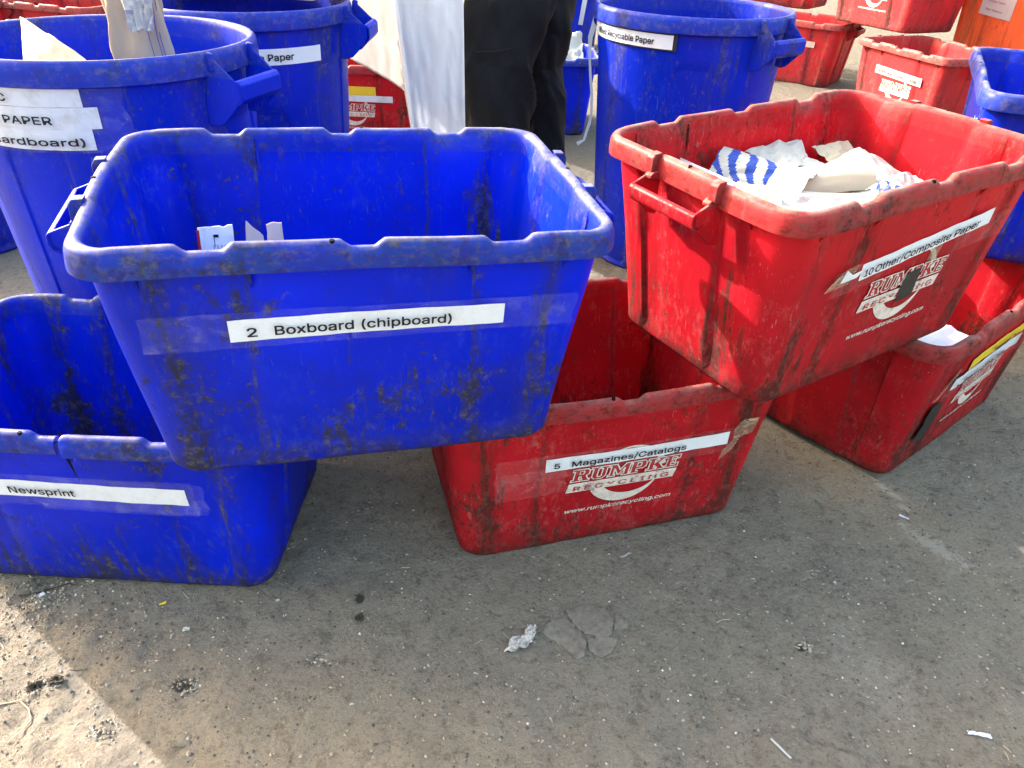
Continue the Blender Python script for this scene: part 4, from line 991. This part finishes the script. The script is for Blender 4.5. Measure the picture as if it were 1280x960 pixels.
# dry leaf pressed into the dirt, pieces overlapping
M_leaf = plain("dusty_dead_leaf", (.155, .136, .115), .92, .1, .28, 110, .004)
leafp = [([(.070, .868), (.104, .845), (.118, .858), (.128, .890), (.112, .905), (.085, .900), (.078, .885)], .0022), ([(.100, .850), (.128, .815), (.140, .822), (.145, .850), (.133, .880), (.115, .885)], .0030),
         ([(.112, .922), (.150, .935), (.185, .930), (.198, .905), (.190, .868), (.165, .862), (.140, .872), (.125, .893)], .0038), ([(.146, .858), (.150, .832), (.170, .822), (.188, .835), (.200, .860), (.175, .868)], .0018), ([(.196, .880), (.222, .888), (.224, .910), (.200, .915)], .0016)]
lroot = empty("dry_leaf", (.14, .87, gz(.14, .87))); tag(lroot, "flat dusty dead leaf in broken pieces pressed into the dirt", "leaf")
for pts, h_ in leafp:
    n_ = len(pts); cxx = sum(p_[0] for p_ in pts) / n_; cyy = sum(p_[1] for p_ in pts) / n_; V = []; F = []
    dense = []
    for i in range(n_):
        a, b = pts[i], pts[(i + 1) % n_]
        for k in range(5):
            t = k / 5; jx = rnd.uniform(-.0018, .0018); dense.append((lerp(a[0], b[0], t) + jx, lerp(a[1], b[1], t) + jx))
    N_ = len(dense)
    for sc_, hh_ in ((1., -.003), (1., .0), (.93, .0006), (.6, .0012), (.3, .0002)):
        for x, y in dense:
            X = cxx + (x - cxx) * sc_; Y = cyy + (y - cyy) * sc_; V.append((X - .14, Y - .87, gz(X, Y) + h_ * .7 + hh_ + .0006 + .0022 * float(fbm(np.array(X * 45), np.array(Y * 45), 4)) + .0008 * math.sin(X * 300 + Y * 210) - gz(.14, .87)))
    for i in range(4):
        for k in range(N_): F.append((i * N_ + k, i * N_ + (k + 1) % N_, (i + 1) * N_ + (k + 1) % N_, (i + 1) * N_ + k))
    F.append(tuple(range(4 * N_, 5 * N_)))
    link_mesh("leaf_piece", V, F, M_leaf, lroot, sharp=60)
scrap("paper_sliver", .236, 1.064, .026, .005, .55, M_bright, "white paper sliver on the dirt below the magazines crate", "litter", 1)
o = scrap("paper_sliver", .428, .668, .038, .0035, -.95, M_bright, "thin straight white stick at the bottom right, on the cracked clay flake", "litter", 2, amp=.0005, rag=0, dz=.0065)
scrap("paper_sliver", .748, .706, .036, .007, -.18, M_paperd, "pale pointed sliver near the lower right corner", "litter", 3)
scrap("paper_scrap", -.405, .917, .008, .006, .2, M_bright, "small white scrap on the dirt below the Newsprint crate", "litter", 4, n=4, m=4)
scrap("paper_scrap", -.60, .895, .012, .006, .5, M_yellow, "tiny yellow scrap just below the Newsprint crate", "litter", 6, n=4, m=4)
scrap("paper_scrap", -.82, .905, .011, .008, .9, M_paperd, "small grey-white chip among the gravel at the lower left", "litter", 7, n=4, m=4)
scrap("paper_scrap", -.54, .845, .012, .008, .1, M_bright, "white chip in the shade left of the two wet spots", "litter", 8, n=4, m=4)
scrap("paper_scrap", 1.17, 1.33, .007, .010, .1, M_yellow, "tiny orange-yellow scrap at the right below the yellow labelled crate", "litter", 9, n=4, m=4)
scrap("paper_scrap", .835, 1.20, .020, .006, -.6, M_paperd, "small torn white shred above the chalky scuff", "litter", 10, n=6, m=4)
# cracked clay flake
V = []; F = []; pts = [(.385, .645), (.400, .672), (.395, .690), (.425, .700), (.450, .694), (.462, .703), (.470, .684), (.498, .680), (.520, .668), (.560, .660), (.600, .640), (.60, .60), (.385, .60)]
M_clay = M_ground
n_ = len(pts); dense = [(lerp(pts[i][0], pts[(i + 1) % n_][0], k / 5) + rnd.uniform(-.0015, .0015), lerp(pts[i][1], pts[(i + 1) % n_][1], k / 5) + rnd.uniform(-.0015, .0015)) for i in range(n_) for k in range(5)]
cxx, cyy = .48, .65; N_ = len(dense)
for sc_, hh_ in ((1.03, -.003), (1., .003), (.94, .0052), (.7, .0055), (.4, .0052), (.1, .005)):
    for x, y in dense:
        X = cxx + (x - cxx) * sc_; Y = cyy + (y - cyy) * sc_; V.append((X, Y, gz(X, Y) + hh_ + (.0015 * float(fbm(np.array(X * 60), np.array(Y * 60))) if hh_ > 0 else 0)))
for i in range(5):
    for k in range(N_): F.append((i * N_ + k, i * N_ + (k + 1) % N_, (i + 1) * N_ + (k + 1) % N_, (i + 1) * N_ + k))
F.append(tuple(range(5 * N_, 6 * N_)))
tag(link_mesh("clay_flake", V, F, M_clay, sharp=60), "pale cracked clay flake with ragged edge at the bottom right", "clay")
# dark clods and twigs
def clod(x, y, s, lab, mat, seed):
    V = []; F = []; n1, n2 = 18, 10
    for i in range(n2 + 1):
        for k in range(n1):
            ph_ = math.pi * i / n2; th = 2 * math.pi * k / n1; r_ = 1 + 1.6 * float(fbm(np.array(math.cos(th) * 2.5 + seed), np.array(math.sin(th) * 1.5 + ph_ * 2), 4, .7))
            V.append((x + s * r_ * math.sin(ph_) * math.cos(th), y + s * .7 * r_ * math.sin(ph_) * math.sin(th), gz(x, y) + s * .3 + s * .5 * r_ * math.cos(ph_)))
    for i in range(n2):
        for k in range(n1): F.append((i * n1 + k, i * n1 + (k + 1) % n1, (i + 1) * n1 + (k + 1) % n1, (i + 1) * n1 + k))
    tag(link_mesh("dirt_clod", V, F, mat, smooth=False), lab, "clod")
M_clod = plain("dark_clod", (.045, .038, .032), .9, .15, .3)
clod(-.735, .727, .010, "dark clod in the sunlit dirt at the lower left, beside a leaf fragment", M_clod, 2)
clod(-.705, .738, .009, "small dark leaf fragment right of the sunlit clod", M_clod, 5)
clod(-.500, .738, .006, "dark crumb in the shaded dirt near the bottom left", M_clod, 9)
clod(.095, .0, .001, "x", M_clod, 1) if False else None
def twig(pts, r0, lab, mat):
    mb = MB(); mb.tube([(x, y, gz(x, y) + .002) for x, y in pts], [r0 * (1 - .6 * i / len(pts)) for i in range(len(pts))], 6); tag(mb.build("twig", mat), lab, "twig")
M_twig = plain("pale_root", (.33, .27, .20), .8, .2, .2)
twig([(-.742, .700), (-.725, .690), (-.712, .672), (-.712, .650), (-.722, .630)], .0016, "curved pale rootlet in the sunlit dirt at the lower left", M_twig)
twig([(-.775, .690), (-.755, .700), (-.742, .703)], .0014, "short pale rootlet beside the curved one at the lower left", M_twig)
twig([(-.86, .905), (-.83, .915), (-.79, .935), (-.76, .93)], .0014, "thin dark twig on the dirt below the left end of the Newsprint crate", M_clod)
twig([(-.93, .93), (-.91, .96), (-.89, .955)], .0013, "pale straw at the left edge by the Newsprint crate", M_twig)
